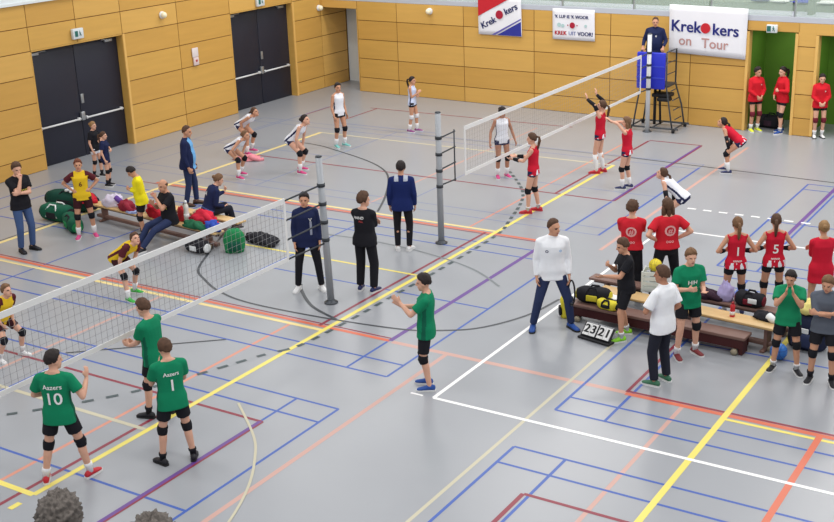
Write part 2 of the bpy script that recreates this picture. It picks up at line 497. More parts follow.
    # ---- bottom
    if bottom:
        bk = bottom.get('kind', 'shorts'); fr = bottom.get('f', .55); mats = bottom['mats']; ease = bottom.get('ease', 0)
        G = MB()
        G.loft([ring(-.125, .12, .09), ring(-.06, .178, .118, -.012), ring(.02, .170 + f2 * .8, .114 + f2, -.004 + f2 * .4), ring(.075, .158 + f2, .106 + f2 * 1.3, f2 * .7)])
        for i in (0, 1):
            h, kn, an = hips[i], knee[i], ank[i]
            if bk == 'shorts':
                G.capsule(h, h.lerp(kn, fr), .101, .088 - .022 * fr + .012 + ease, 14, round1=False)
            else:
                G.capsule(h, kn, .100, .070 + ease, 14); G.capsule(kn, kn.lerp(an, .97), .070 + ease, .056 + ease, 14, round1=False)
        fnb = bottom.get('fn')
        remesh_part(G, bottom.get('name', 'shorts' if bk == 'shorts' else 'trousers'), mats, root, s, .0135 * s, None, 4)
    # ---- socks, knee pads, shoes, arm sleeves
    for i in (0, 1):
        h, kn, an = hips[i], knee[i], ank[i]; yaw = feet[i][2]
        if socks:
            so = MB(); hgt = socks[1]
            so.tube([an - Vector((0, 0, .02)), an.lerp(kn, .12), an.lerp(kn, hgt * .6), an.lerp(kn, hgt)], [.042, .043, .050 + .012 * hgt, .062 if hgt > .45 else .052 + .01 * hgt], 12)
            so.build('sock', socks[0], root, scale=s)
        if knees and (len(knees) < 2 or knees[1] in (i, 2)):
            kp = MB()
            a0 = kn.lerp(h, .13); b0 = kn.lerp(an, .16); fwd = (Rz(-yaw) @ Vector((0, 1, 0)))
            kp.tube([a0, a0.lerp(kn, .5), kn + fwd * .006, kn.lerp(b0, .5), b0], [.069, .073, .072, .068, .062], 12)
            kp.build('knee_pad', knees[0], root, scale=s)
        if shoes:
            sm, soleM = shoes[0], shoes[1]
            F = MB(); Sl = MB()
            R = Rz(-yaw) @ Rx(-feet[i][4])
            base = an - Vector((0, 0, .085))
            off = Vector((0, 0, 0))
            if feet[i][4]:
                base = base + Vector((0, 0, .0))
            def fr_(t, hw, z0, z1): return [base + R @ Vector((hw * math.cos(2 * PI * j / 12) * (1 if math.sin(2 * PI * j / 12) < .3 else .8), t, z0 + (z1 - z0) * (.5 + .5 * math.sin(2 * PI * j / 12)))) for j in range(12)]
            F.loft([fr_(-.085, .022, .03, .065), fr_(-.075, .034, .012, .088), fr_(-.03, .042, .012, .105), fr_(.02, .044, .012, .108), fr_(.055, .045, .012, .082), (fr_(.11, .050, .012, .066)), fr_(.16, .044, .012, .052), fr_(.188, .024, .014, .036)])
            sh_ = F.build('shoe', sm, root, scale=s)
            prof = [(-.092, .02), (-.08, .036), (-.03, .043), (.05, .045), (.11, .053), (.16, .047), (.19, .03), (.2, .012)]
            top_ = [(hw, t) for t, hw in prof] + [(-hw, t) for t, hw in prof[::-1]]
            Sl.loft([[base + R @ Vector((a, b, zz)) for a, b in top_] for zz in (0, .012, .024)], 0, True, False)
            Sl.build('sole', soleM, sh_, scale=s)
        if sleeves:
            S, e, w, fd, nrm, curl = arms[i]
            a = MB()
            if len(sleeves) > 1 and sleeves[1] == 'elbow':
                a.tube([e.lerp(S, .22), e, e.lerp(w, .32)], [.052, .054, .048], 10)
            elif len(sleeves) > 1 and sleeves[1] == 'wrist':
                a.tube([w.lerp(e, .55), w.lerp(e, .25), w], [.047, .042, .034], 10)
            else:
                a.tube([e.lerp(S, .45), e.lerp(S, .15), e.lerp(w, .15), e.lerp(w, .5), w], [.052, .047, .047, .045, .034], 10)
            a.build('arm_sleeve', sleeves[0], root, scale=s)
    info = dict(root=root, s=s, arms=arms, knee=knee, hips=hips, ank=ank, SC=SC, Rc=Rc, HC=HC, Rh=Rh, P=P, shirt=shirt)
    return info
HAIR = {'brown': mat('hair_brown', (84, 60, 46), .7, 0, .3, .5, 26), 'dark': mat('hair_dark', (40, 32, 32), .65, 0, .3, .45, 26), 'blond': mat('hair_blond', (146, 114, 78), .7, 0, .3, .35, 26),
        'lbrown': mat('hair_light_brown', (116, 86, 62), .7, 0, .3, .45, 26), 'red': mat('hair_auburn', (110, 62, 44), .7, 0, .3, .45, 26), 'grey': mat('hair_grey', (98, 92, 88), .75, 0, .3, .6, 40, .6, 90)}
# ------------------------------------------------------------------ palette
WHITE = mat('white_paint', (232, 232, 232), .5)
WOODS = [mat('panel_wood_a', (208, 163, 84), .42, 0, .4, .10, 1.6, 0, 60, None, 'Object', (.5, .5, 5)), mat('panel_wood_b', (213, 168, 90), .42, 0, .4, .10, 1.6, 0, 60, None, 'Object', (.5, .5, 5)), mat('panel_wood_c', (203, 157, 80), .42, 0, .4, .10, 1.6, 0, 60, None, 'Object', (.5, .5, 5))]
GROOVE = mat('panel_groove', (120, 84, 38), .8)
EDGE = mat('frame_edge', (226, 182, 104), .5)
DOORM = mat('door_dark', (34, 36, 50), .45, 0, .4, .08, 2)
STEEL = mat('steel', (168, 172, 176), .35, .7)
DSTEEL = mat('dark_steel', (74, 78, 84), .45, .5)
ALU = mat('pole_aluminium', (158, 162, 168), .4, .12)
BLACK = mat('black_rubber', (26, 26, 30), .6)
WALLW = mat('plaster_white', (222, 228, 230), .8, 0, .2, .03, 3)
LEDGE = mat('ledge_grey', (186, 190, 200), .6)
CONC = mat('tier_grey_green', (124, 136, 122), .8, 0, .2, .12, 3)
GREENP = mat('corridor_green', (104, 150, 54), .6, 0, .3, .1, 2)
FLOORM = mat('floor_grey', (149, 152, 158), .30, 0, .45, .035, .9)
LINE = {k: mat('line_' + k, v, .4, 0, .4) for k, v in {
    'yellow': (228, 212, 104), 'pale': (190, 184, 160), 'warm': (226, 206, 140), 'red': (134, 44, 62), 'orange': (206, 106, 78), 'blue': (58, 90, 170), 'purple': (98, 62, 138),
    'white': (240, 240, 240), 'salmon': (194, 154, 144), 'coral': (208, 140, 120), 'black': (62, 66, 72), 'grey': (118, 124, 128), 'greyblue': (124, 134, 168), 'bdash': (66, 80, 84)}.items()}

# ------------------------------------------------------------------ floor with its painted lines
fm = MB(); fmats = [FLOORM] + list(LINE.values()); fidx = {k: i + 1 for i, k in enumerate(LINE)}
fm.quad((-23.75, -3, 0), (12, -3, 0), (12, 32.6, 0), (-23.75, 32.6, 0), 0)
_lz = [0.0008]
def seg(a, b, w, c):
    a = Vector((a[0], a[1], 0)); b = Vector((b[0], b[1], 0)); d = (b - a).normalized(); n = Vector((-d.y, d.x, 0)) * w / 2
    z = Vector((0, 0, _lz[0])); _lz[0] += 0.00001
    fm.quad(a - n + z, b - n + z, b + n + z, a + n + z, fidx[c])
def LX(x, y0, y1, c, w=.05, mirror=False):
    seg((x, y0), (x, y1), w, c)
    if mirror: seg((x, 33.68 - y0), (x, 33.68 - y1), w, c)
def LY(y, x0, x1, c, w=.05, mirror=False):
    seg((x0, y), (x1, y), w, c)
    if mirror: seg((x0, 33.68 - y), (x1, 33.68 - y), w, c)
def poly(pts, c, w=.05, dash=None):
    P = [Vector((p[0], p[1], 0)) for p in pts]; Q = []
    for i in range(len(P) - 1):        # catmull-rom smoothing
        p0, p1, p2, p3 = P[max(i - 1, 0)], P[i], P[i + 1], P[min(i + 2, len(P) - 1)]
        for k in range(8):
            t = k / 8
            Q.append(.5 * ((2 * p1) + (p2 - p0) * t + (2 * p0 - 5 * p1 + 4 * p2 - p3) * t * t + (3 * p1 - p0 - 3 * p2 + p3) * t ** 3))
    Q.append(P[-1])
    if dash is None:
        for a, b in zip(Q, Q[1:]):
            if (b - a).length > 1e-4: seg(a, b, w, c)
    else:
        L = 0.0
        for a, b in zip(Q, Q[1:]):
            l = (b - a).length; m = max(1, int(l / .04))
            for k in range(m):
                if (L + l * (k + .5) / m) % (dash[0] + dash[1]) < dash[0]: seg(a.lerp(b, k / m), a.lerp(b, (k + 1) / m), w, c)
            L += l
def badminton(x0, x1, y0, y1, c='blue', w=.042):
    for y in (y0, y0 + .455, y1 - .455, y1): LY(y, x0, x1, c, w)
    for x in (x0, x0 + .72, x1 - .72, x1): LX(x, y0, y1, c, w)
    xm = (x0 + x1) / 2; ym = (y0 + y1) / 2
    for sgn in (-1, 1):
        LX(xm + sgn * 1.98, y0, y1, c, w)
        LY(ym, xm + sgn * 1.98, xm + sgn * 6.7, c, w)
LX(-8.6, 5, 14.07, 'salmon', .075); LX(-8.55, 19.6, 28.6, 'salmon', .075); LX(-4.87, 9, 14.05, 'salmon', .06)
LY(14.05, -9.6, -5.7, 'salmon', .10); LX(-6.55, 7, 18.5, 'pale', .05)
LX(-11.50, 5, 13.9, 'coral', .06); LX(-11.50, 19.7, 28.3, 'coral', .05)
LX(-14.35, 5, 14.07, 'salmon', .06); LX(-14.35, 19.6, 28.5, 'salmon', .06)
for (a, b) in ((5.62, 11.72), (12.92, 19.02)): badminton(-22.35, -8.95, a, b)
badminton(-22.35, -8.95, 20.42, 26.52, 'greyblue', .036)
LX(-8.95, 20.42, 26.2, 'blue'); LX(-9.66, 20.42, 22.7, 'blue')
for (a, b) in ((5.81, 11.91), (13.1, 19.2), (19.72, 25.82)): badminton(-6.33, 7.07, a, b)
LY(14.07, -23, -9.65, 'orange', .085); LY(19.61, -20, -9.65, 'orange', .085); LY(13.93, -19.6, -10.85, 'warm', .085); LY(19.76, -19.6, -10.85, 'warm', .085)
LY(14.16, -20.5, -9.65, 'red', .035, True)
LY(14.02, -5.7, 8, 'orange', .09); LY(13.90, -4.28, 8, 'yellow', .06); LY(14.10, -5.7, 8, 'red', .05)
LY(10.91, -20.4, -9.63, 'red', .055, True); LY(10.92, -5.68, 8, 'red', .055)
LX(-11.03, 5.4, 10.91, 'red', .06, True); LX(-11.03, 14.07, 19.62, 'red', .06)
LY(28.33, -11.03, -9.63, 'red', .055); LY(28.95, -20.2, -13.5, 'red', .05); LX(-19.95, 27.4, 28.95, 'red', .05); LX(-21.45, 27.4, 28.8, 'red', .045)
LX(-9.63, 5.4, 10.91, 'red', .05, True); LX(-9.67, 5.4, 10.91, 'purple', .06, True); LX(-9.65, 14.07, 19.62, 'purple', .085)
LX(-5.69, 6, 10.92, 'red', .06); LX(-5.70, 14.07, 16, 'red', .05); LX(-5.72, 21.9, 28.3, 'purple', .08)
LX(-10.85, 8.05, 25.6, 'yellow', .085); LX(-4.28, 7, 19, 'yellow', .085); LX(-3.05, 7, 13.98, 'orange', .085)
LY(8.05, -19.57, -10.85, 'yellow', .085); LY(25.6, -19.57, -10.85, 'pale', .085); LX(-19.57, 8.05, 25.6, 'warm', .11)
LX(-10.84, 7.68, 7.84, 'yellow', .085); LY(9.98, -14, -10.9, 'pale', .07); LY(16.84, -15, -10.9, 'yellow', .06); LY(13.96, -19.6, -17.6, 'pale', .05)
LX(-7.98, 12.64, 21.38, 'white', .06); LY(12.64, -7.98, 10, 'white', .06); LY(21.38, -7.98, 10, 'white', .06); LY(12.63, -8.35, -8.15, 'white', .04)
LX(-19.68, 14.6, 16.3, 'black', .035)
LY(26.45, -17, -10.8, 'grey', .045); seg((-10.8, 26.45), (-2, 25.95), .05, 'black'); LX(-21.5, 23, 28.6, 'greyblue', .05); LY(26.82, -20, -16.4, 'greyblue', .05)
for i in range(8): seg((-8.05 + i * .335, 22.93), (-7.87 + i * .335, 22.93), .07, 'white')
poly([(-19.5, 24.42), (-18.7, 24.33), (-17.98, 24.08), (-16.59, 23.5), (-15.66, 22.89), (-15.0, 22.1), (-14.3, 20.9), (-13.81, 19.88)], 'black', .05)
poly([(-15.9, 17.4), (-15.29, 16.24), (-14.75, 15.29), (-14.22, 14.88), (-13.55, 14.53), (-12.67, 14.34), (-11.11, 14.38), (-9.76, 14.55), (-9.18, 14.79), (-8.66, 15.19), (-8.25, 16.0), (-8.1, 16.9)], 'black', .05)
poly([(-12.5, 15.5), (-12.32, 15.27), (-11.67, 14.72), (-10.94, 14.41)], 'black', .06)
poly([(-13.9, 18.1), (-12.8, 18.15), (-11.5, 18.0), (-10.2, 17.6), (-9.3, 17.0)], 'grey', .045)
poly([(-13.05, 24.30), (-11.96, 22.93), (-11.43, 21.96), (-11.0, 20.6), (-10.75, 19.6), (-10.70, 17.91), (-10.70, 16.09), (-10.77, 13.48), (-11.10, 12.64), (-11.80, 10.95), (-12.57, 9.82), (-13.3, 9.0)], 'bdash', .07, (.17, .17))
poly([(-10.3, 11.2), (-9.48, 10.54), (-9.08, 10.09), (-8.67, 9.47), (-8.35, 8.75), (-8.1, 7.9)], 'pale', .035)
seg((-13.9, 11.3), (-12.0, 12.9), .03, 'black')
floor = fm.build('floor', fmats); tag(floor, kind='structure')

# ------------------------------------------------------------------ left wall (x = -23.5) with two double doors
LROWS = [0, .4, 1.05, 1.7, 2.35, 2.97, 3.55, 4.1]
def panels(mb, a0, a1, b0, b1, put, g=.011):
    """one raised board between seam lines; put(a, b, depth) -> point"""
    m = random.choice((0, 1, 2)); a0 += g; a1 -= g; b0 += g; b1 -= g; e = .012
    if a1 <= a0 or b1 <= b0: return
    P = [put(a0, b0, e), put(a1, b0, e), put(a1, b1, e), put(a0, b1, e)]
    Q = [put(a0, b0, -.005), put(a1, b0, -.005), put(a1, b1, -.005), put(a0, b1, -.005)]
    mb.add(P + Q, [[0, 1, 2, 3], [0, 4, 5, 1], [1, 5, 6, 2], [2, 6, 7, 3], [3, 7, 4, 0]], m, False)
wl = MB(); putL = lambda y, z, d: Vector((-23.5 - .012 + d, y, z))
cols = [(8.0, 10.3), (10.3, 12.55), (12.55, 14.8), (14.8, 17.05), (17.05, 19.33), 'd', (22.4, 24.5), (24.5, 26.7), 'e', (29.66, 31.12), (31.12, 32.5)]
for cdef in cols:
    if cdef == 'd': rng = [(19.33, 20.85), (20.85, 22.4)]; rows = [r for r in range(5, 7)]
    elif cdef == 'e': rng = [(26.7, 28.2), (28.2, 29.66)]; rows = [r for r in range(5, 7)]
    else: rng = [cdef]; rows = range(7)
    for (a, b) in rng:
        for r in rows: panels(wl, a, b, LROWS[r], LROWS[r + 1], putL)
DEP = .26
for (y0, y1, z0, z1) in ((5, 19.33, 0, 4.1), (19.33, 22.4, 2.97, 4.1), (22.4, 26.7, 0, 4.1), (26.7, 29.66, 2.97, 4.1), (29.66, 32.7, 0, 4.1)):
    wl.box((-23.512 - DEP / 2, (y0 + y1) / 2, (z0 + z1) / 2), (DEP, y1 - y0, z1 - z0), m=3)
# jambs in wood and bright edge strips
for (a, b) in ((19.33, 22.4), (26.7, 29.66)):
    wl.box((-23.51 - DEP / 2 + .01, a + .01, 1.485), (DEP, .03, 2.97), m=0); wl.box((-23.51 - DEP / 2 + .01, b - .012, 1.485), (DEP, .03, 2.97), m=0)
    wl.box((-23.51 - DEP / 2 + .01, (a + b) / 2, 2.96), (DEP, b - a, .03), m=0)
    wl.box((-23.49, b + .02, 1.485), (.02, .07, 2.97), m=4)
wall_left = wl.build('wall_left', WOODS + [GROOVE, EDGE]); tag(wall_left, kind='structure')
wu = MB(); wu.box((-23.62, 14, 6.6), (.24, 37.5, 5.0)); wu.box((-23.47, 14, 4.13), (.07, 37.5, .06))
tag(wu.build('wall_left_upper', WALLW), kind='structure')
for n_, (a, b) in ((1, (19.345, 22.375)), (2, (26.715, 29.635))):
    mid = (a + b) / 2; xd = -23.74
    d = MB()
    for (p, q) in ((a, mid - .006), (mid + .006, b)): d.box((xd, (p + q) / 2, 1.472), (.05, q - p - .01, 2.93), bev=.008)
    dr = d.build('door_%d' % n_, DOORM); tag(dr, kind='structure')
    for (p, q) in ((a + .1, mid - .1), (mid + .1, b - .12)):
        h = MB(); h.tube([(xd + .10, p, 1.0), (xd + .10, q, 1.0)], .024, 8)
        for yy in (p + .03, q - .03): h.box((xd + .06, yy, 1.0), (.08, .05, .08), bev=.01)
        h.build('push_bar', mat('bar_white', (222, 224, 226), .4), dr)
    h = MB(); h.box((xd + .04, mid + .08, 1.5), (.03, .09, .24), bev=.008); h.build('lock_plate', STEEL, dr)
    h = MB(); h.box((xd + .07, mid, 1.06), (.08, .12, .22), bev=.012); h.build('latch', STEEL, dr)
    for yy, sg in ((a + .22, 1), (b - .35, -1)):
        h = MB(); h.box((xd + .06, yy, 2.85), (.07, .26, .07), bev=.01); h.tube([(xd + .09, yy, 2.88), (xd + .14, yy + sg * .3, 2.9)], .012, 6)
        h.build('door_closer', STEEL, dr)

# ------------------------------------------------------------------ back wall: local frame s along, d away from the hall, z up
BWL = (-23.5, 31.17, 0); BWR = math.radians(-3.06)
def bw(s, d, z): 
    return Vector((s, d, z))
def to_world(s, d, z=0):
    return Matrix.Rotation(BWR, 3, 'Z') @ Vector((s, d, z)) + Vector(BWL)
wb = MB(); BR = [0, .46, 1.07, 1.68, 2.28, 2.88]
putB = lambda s, z, d: Vector((s, .012 - d, z))
edges = [1.47, 3.02, 5.5, 7.93, 10.36, 12.72, 14.24]
for a, b in zip(edges, edges[1:]):
    for r in range(5): panels(wb, a, b, BR[r], BR[r + 1], putB)
panels(wb, 0, 1.47, 2.62, 2.88, putB); panels(wb, 14.24, 15.6, 2.62, 2.88, putB); panels(wb, 16.0, 17.6, 2.58, 2.88, putB)
for i in range(7):
    for r in range(5): panels(wb, 17.62 + i * 2.48, 17.62 + (i + 1) * 2.48, BR[r], BR[r + 1], putB)
for r in range(5): panels(wb, 15.56, 16.02, BR[r], BR[r + 1], putB)
TH = .2
for (a, b, z0, z1) in ((1.47, 14.24, 0, 2.88), (0, 1.47, 2.62, 2.88), (14.24, 15.56, 2.62, 2.88), (15.56, 16.02, 0, 2.88), (16.02, 17.6, 2.58, 2.88), (17.6, 35, 0, 2.88)):
    wb.box(((a + b) / 2, .012 + TH / 2, (z0 + z1) / 2), (b - a, TH, z1 - z0), m=3)
for s_ in (14.27, 15.535, 16.05, 17.57): wb.box((s_, .10, 1.3), (.07, .24, 2.6 if s_ < 15.6 else 2.56), m=4)
wb.box((1.45, .11, 1.31), (.03, .22, 2.62), m=0)
wall_back = wb.build('wall_back', WOODS + [GROOVE, EDGE], loc=BWL, rot=BWR); tag(wall_back, kind='structure')
# recesses behind the openings
rc = MB()
rc.box((.75, 1.45, 1.4), (1.9, .1, 2.8)); rc.box((1.62, .85, 1.4), (.1, 1.2, 2.8)); rc.box((.75, .8, 2.75), (1.9, 1.3, .1))
tag(rc.build('wall_recess', WALLW, loc=BWL, rot=BWR), kind='structure')
rg = MB()
rg.box((16.0, 1.75, 1.35), (3.9, .1, 2.7)); rg.box((14.1, 1.0, 1.35), (.1, 1.6, 2.7)); rg.box((15.8, .95, 1.35), (.12, 1.5, 2.7)); rg.box((17.8, 1.0, 1.35), (.1, 1.6, 2.7)); rg.box((16.0, 1.0, 2.72), (3.9, 1.6, .08))
tag(rg.build('wall_corridor', GREENP, loc=BWL, rot=BWR), kind='structure')
# balcony over the back wall
bl = MB(); bl.box((17.5, 2.0, 2.94), (35, 4.0, .13)); tag(bl.build('balcony_floor', LEDGE, loc=BWL, rot=BWR), kind='structure')
bt = MB(); bt.box((17.5, 2.35, 3.09), (35, 2.5, .18)); bt.box((17.5, 3.2, 3.4), (35, 1.2, .32)); tag(bt.build('balcony_tier', CONC, loc=BWL, rot=BWR), kind='structure')
wbu = MB(); wbu.box((17.5, 4.0, 6.0), (35.5, .2, 6.2)); tag(wbu.build('wall_back_upper', WALLW, loc=BWL, rot=BWR), kind='structure')
GLASS = bpy.data.materials.new('railing_glass'); GLASS.use_nodes = True
_n = GLASS.node_tree; _p = _n.nodes['Principled BSDF']; _p.inputs['Base Color'].default_value = (.62, .74, .66, 1); _p.inputs['Roughness'].default_value = .12; _p.inputs['Alpha'].default_value = .22
rail = thing('glass_railing', 'pale green glass balcony railing along the top of the back wood wall', 'railing', BWL, BWR)
for i in range(16):
    g = MB(); g.box((1.1 + i * 2.2, .03, 3.52), (2.12, .016, 1.0)); g.build('glass_panel', GLASS, rail)
for i in range(17):
    g = MB(); g.box((0.02 + i * 2.2, .08, 3.5), (.05, .05, 1.0)); g.build('post', STEEL, rail)
g = MB(); g.tube([(0, .06, 4.04), (35, .06, 4.04)], .03, 8); g.build('handrail', STEEL, rail)
SEATB = mat('seat_blue', (34, 44, 172), .4); SEATN = mat('seat_navy', (30, 34, 100), .4); SEATW = mat('seat_white', (226, 230, 226), .4)
for s_, m_, nm in ((14.09, SEATN, 'dark navy plastic tribune seat, leftmost seat in view on the balcony'), (14.6, SEATW, 'white plastic tribune seat between the navy and the bright blue seat'), (15.15, SEATB, 'bright blue plastic tribune seat on the balcony above the green doorway'), (15.82, SEATW, 'white plastic tribune seat at the right edge of the balcony view')):
    w_ = to_world(s_, 1.28)
    t = thing('tribune_seat', nm, 'seat', (w_.x, w_.y, 3.215), BWR, 'tribune seats on the balcony')
    q = MB(); q.tube([(0, -.24, .0), (0, -.22, -.04), (0, -.1, -.03)], [.02, .03, .02], 8)
    q = MB(); rows_ = []
    for k in range(7):
        u = k / 6
        rows_.append([Vector((.22 * math.cos(2 * PI * j / 14), -.22 + u * .44 + 0 * j, .02 * math.sin(2 * PI * j / 14) + .04 * (2 * u - 1) ** 2)) for j in range(14)])
    q.loft(rows_); q.build('seat_shell', m_, t)
    q = MB(); q.loft([[Vector((.22 * math.cos(2 * PI * j / 14) * (1 - .25 * u), .2 + .1 * u + .018 * math.sin(2 * PI * j / 14), .03 + .36 * u)) for j in range(14)] for u in (0, .3, .6, .9, 1)]); q.build('backrest', m_, t)
    q = MB(); q.box((0, .12, -.012), (.3, .3, .04)); q.build('bracket', DSTEEL, t)
g = MB(); g.box((15.66, .62, 3.45), (.12, .3, .9)); 
tag(g.build('rail_stanchion', CONC, loc=BWL, rot=BWR), 'grey balcony stanchion behind the glass right of the bright blue seat', 'stanchion')

wr = MB(); wr.box((11.5, 14, 4.5), (.24, 37.5, 9.0)); tag(wr.build('wall_right', WALLW), kind='structure')
# ------------------------------------------------------------------ fittings on the walls
def exit_sign(label, loc, rz, w=.34, h=.26):
    t = thing('exit_sign', label, 'sign', loc, rz, 'exit signs over the doors')
    q = MB(); q.box((0, -.05, 0), (w, .09, h), bev=.012); q.build('housing', mat('sign_white', (214, 222, 226), .4), t)
    q = MB(); GR = mat('sign_green', (38, 104, 96), .5)
    # running figure, door and arrow as on an exit pictogram
    q.box((-.07, -.097, .0), (.1, .006, .14)); q.build('pictogram', GR, t)
    q = MB(); q.ell((.045, -.097, .055), .014, .004, .014); q.tube([(.045, -.097, .04), (.05, -.097, -.005), (.03, -.097, -.05)], .010, 6); q.tube([(.05, -.097, -.005), (.075, -.097, -.03), (.075, -.097, -.06)], .009, 6); q.tube([(.02, -.097, .01), (.047, -.097, .03), (.075, -.097, .005)], .008, 6)
    q.build('running_figure', GR, t)
exit_sign('white exit sign above the left dark double door', (-23.49, 20.82, 3.2), PI / 2)
exit_sign('white exit sign above the farther dark double door, cut by the top edge', (-23.49, 28.05, 3.16), PI / 2)
w_ = to_world(14.9, 0.0, 2.70); exit_sign('white exit sign above the green doorway at right', w_, BWR, .27, .2)
def ball_lamp(label, loc, rz):
    t = thing('wall_lamp', label, 'lamp', loc, rz, 'round white fittings on the wood walls')
    q = MB(); q.loft([[Vector((.10 * math.cos(2 * PI * j / 14), -dd, .10 * math.sin(2 * PI * j / 14))) for j in range(14)] for dd in (0, .05)]); q.build('base', WHITE, t)
    q = MB(); q.ell((0, -.10, 0), .085, .075, .085); q.build('dome', mat('lamp_dome', (244, 236, 206), .3), t)
ball_lamp('round white lamp on the left wood wall between the dark doors', (-23.49, 23.9, 3.28), PI / 2)
ball_lamp('round white lamp on the wood wall left of the red, white and blue banner', to_world(4.3, 0, 2.68), BWR)
ball_lamp('small round white lamp in the far corner beside the farther dark door', (-23.49, 31.0, 2.62), PI / 2)
t = thing('call_panel', 'white call panel with red mark on the wood wall between the dark doors', 'panel', (-23.49, 25.06, 1.96), PI / 2)
q = MB(); q.box((0, -.02, .12), (.24, .03, .26), bev=.006); q.build('upper_plate', mat('plate_white', (226, 216, 216), .4), t)
q = MB(); q.box((0, -.03, -.13), (.2, .05, .22), bev=.01); q.build('box', mat('plate_pink', (222, 204, 204), .4), t)
q = MB(); q.box((.0, -.058, -.11), (.07, .006, .06)); q.build('button', mat('red_button', (178, 60, 60), .4), t)

# banners on the back wall
PAPER = mat('banner_cloth', (234, 234, 240), .7, 0, .2, .02, 2, .15, 3)
BBLUE = mat('banner_blue', (44, 50, 148), .7); BRED = mat('banner_red', (196, 30, 44), .7); BDRED = mat('banner_dark_red', (170, 26, 54), .7)
NAVYL = mat('letter_navy', (40, 50, 110), .7)
def banner(name, label, pts, thick=.02):
    t = thing(name, label, 'banner', BWL, BWR)
    q = MB(); F_ = []
    nx, nz = 12, 8; g = []
    for k, dd in enumerate((-.05, -.05 + thick)):
        for j in range(nz + 1):
            for i in range(nx + 1):
                u, v = i / nx, j / nz
                p = (Vector(pts[0]) * (1 - u) + Vector(pts[1]) * u) * (1 - v) + (Vector(pts[3]) * (1 - u) + Vector(pts[2]) * u) * v
                g.append(Vector((p.x, dd - .006 * math.sin(u * 9) * math.sin(v * 3), p.y)))
    N = (nx + 1) * (nz + 1)
    for j in range(nz):
        for i in range(nx):
            a = j * (nx + 1) + i; F_ += [[a, a + 1, a + nx + 2, a + nx + 1], [N + a, N + a + nx + 1, N + a + nx + 2, N + a + 1]]
    rim = [j * 0 + i for i in range(nx + 1)] + [(nx + 1) * j + nx for j in range(1, nz + 1)] + [(nx + 1) * nz + i for i in range(nx - 1, -1, -1)] + [(nx + 1) * j for j in range(nz - 1, 0, -1)]
    for a, b in zip(rim, rim[1:] + rim[:1]): F_.append([a, b, b + N, a + N])
    q.add(g, F_, 0, True); q.build('sheet', PAPER, t)
    return t
OUT = (0, -1, 0)
def disc(mb, s, z, r, d=-.062, n=24):
    mb.loft([[Vector((s + r * math.cos(2 * PI * j / n), dd, z + r * math.sin(2 * PI * j / n))) for j in range(n)] for dd in (d, d - .004)], 0, True, False)
def flat(mb, pts, d=-.060):
    mb.loft([[Vector((a, dd, b)) for a, b in pts] for dd in (d, d - .003)], 0, True, False)
t = banner('club_banner', 'red, white and blue banner with slanted blue lettering around a red ball', [(6.07, 2.09), (7.55, 2.09), (7.52, 3.2), (6.06, 3.2)])
q = MB(); flat(q, [(6.07, 2.62), (7.2, 3.19), (6.07, 3.19)]); q.build('red_corner', BRED, t)
q = MB(); flat(q, [(6.72, 2.10), (7.54, 2.10), (7.53, 2.52)]); q.build('blue_corner', BBLUE, t)
q = MB(); flat(q, [(6.53, 2.10), (6.64, 2.10), (7.53, 2.57), (7.53, 2.61)]); q.build('blue_stripe', mat('banner_stripe', (98, 92, 170), .7), t)
q = MB(); disc(q, 6.80, 2.69, .125); q.build('ball_emblem', BDRED, t)
ca, sa = math.cos(.44), math.sin(.44); q = MB()
put_text(q, 'Krek', .27, (6.42, -.062, 2.44), (ca, 0, sa), (-sa, 0, ca), OUT, 0, .02)
q.build('lettering_start', NAVYL, t); q = MB()
put_text(q, 'kers', .27, (7.19, -.062, 2.86), (ca, 0, sa), (-sa, 0, ca), OUT, 0, .02); q.build('lettering_end', NAVYL, t)
t = banner('slogan_banner', 'small white banner with blue and red rows of lettering on the wood wall', [(8.57, 2.09), (9.9, 2.09), (9.88, 2.95), (8.56, 2.95)])
q = MB(); put_text(q, "'K LUF IE 'K WOOR", .125, (9.17, -.062, 2.73), (1, 0, 0), (0, 0, 1), OUT, 0, .025); q.build('slogan_lettering', NAVYL, t); q = MB(); put_text(q, 'VOOR!', .155, (9.61, -.062, 2.27), (1, 0, 0), (0, 0, 1), OUT, 0, .025); q.build('blue_lettering', NAVYL, t)
q = MB(); put_text(q, 'KREK', .16, (8.83, -.062, 2.27), (1, 0, 0), (0, 0, 1), OUT, 0, .03); q.build('red_lettering', BRED, t)
q = MB(); put_text(q, 'UIT', .15, (9.2, -.062, 2.27), (1, 0, 0), (0, 0, 1), OUT, 0, .01); q.build('pale_lettering', mat('letter_pale_blue', (130, 140, 190), .7), t)
q = MB(); disc(q, 9.2, 2.5, .085); disc(q, 9.06, 2.5, .02); disc(q, 9.35, 2.5, .02); q.build('ball_emblem', BDRED, t)
q = MB(); disc(q, 8.78, 2.5, .06); disc(q, 8.9, 2.48, .05); disc(q, 9.62, 2.5, .04); q.build('pale_emblem', mat('pale_teal', (176, 206, 206), .7), t)
t = banner('tour_banner', 'large white banner with big blue letters around a red ball, hung from the balcony', [(12.12, 1.94), (14.24, 1.87), (14.25, 3.17), (12.1, 3.2)])
q = MB(); put_text(q, 'Krek', .42, (12.58, -.062, 2.63), (1, 0, -.03), (0, 0, 1), OUT, 0, .012); q.build('lettering_start', mat('letter_blue', (52, 60, 150), .7), t); q = MB(); put_text(q, 'kers', .42, (13.68, -.062, 2.58), (1, 0, -.03), (0, 0, 1), OUT, 0, .012); q.build('lettering_end', mat('letter_blue', (52, 60, 150), .7), t)
q = MB(); disc(q, 13.13, 2.62, .135); q.build('ball_emblem', BRED, t)
q = MB(); put_text(q, 'on', .36, (12.58, -.062, 2.26), (1, 0, -.03), (0, 0, 1), OUT, 0, .0); put_text(q, 'Tour', .36, (13.4, -.062, 2.21), (1, 0, -.03), (0, 0, 1), OUT, 0, .0); q.build('faded_lettering', mat('letter_faded', (186, 142, 138), .7), t)

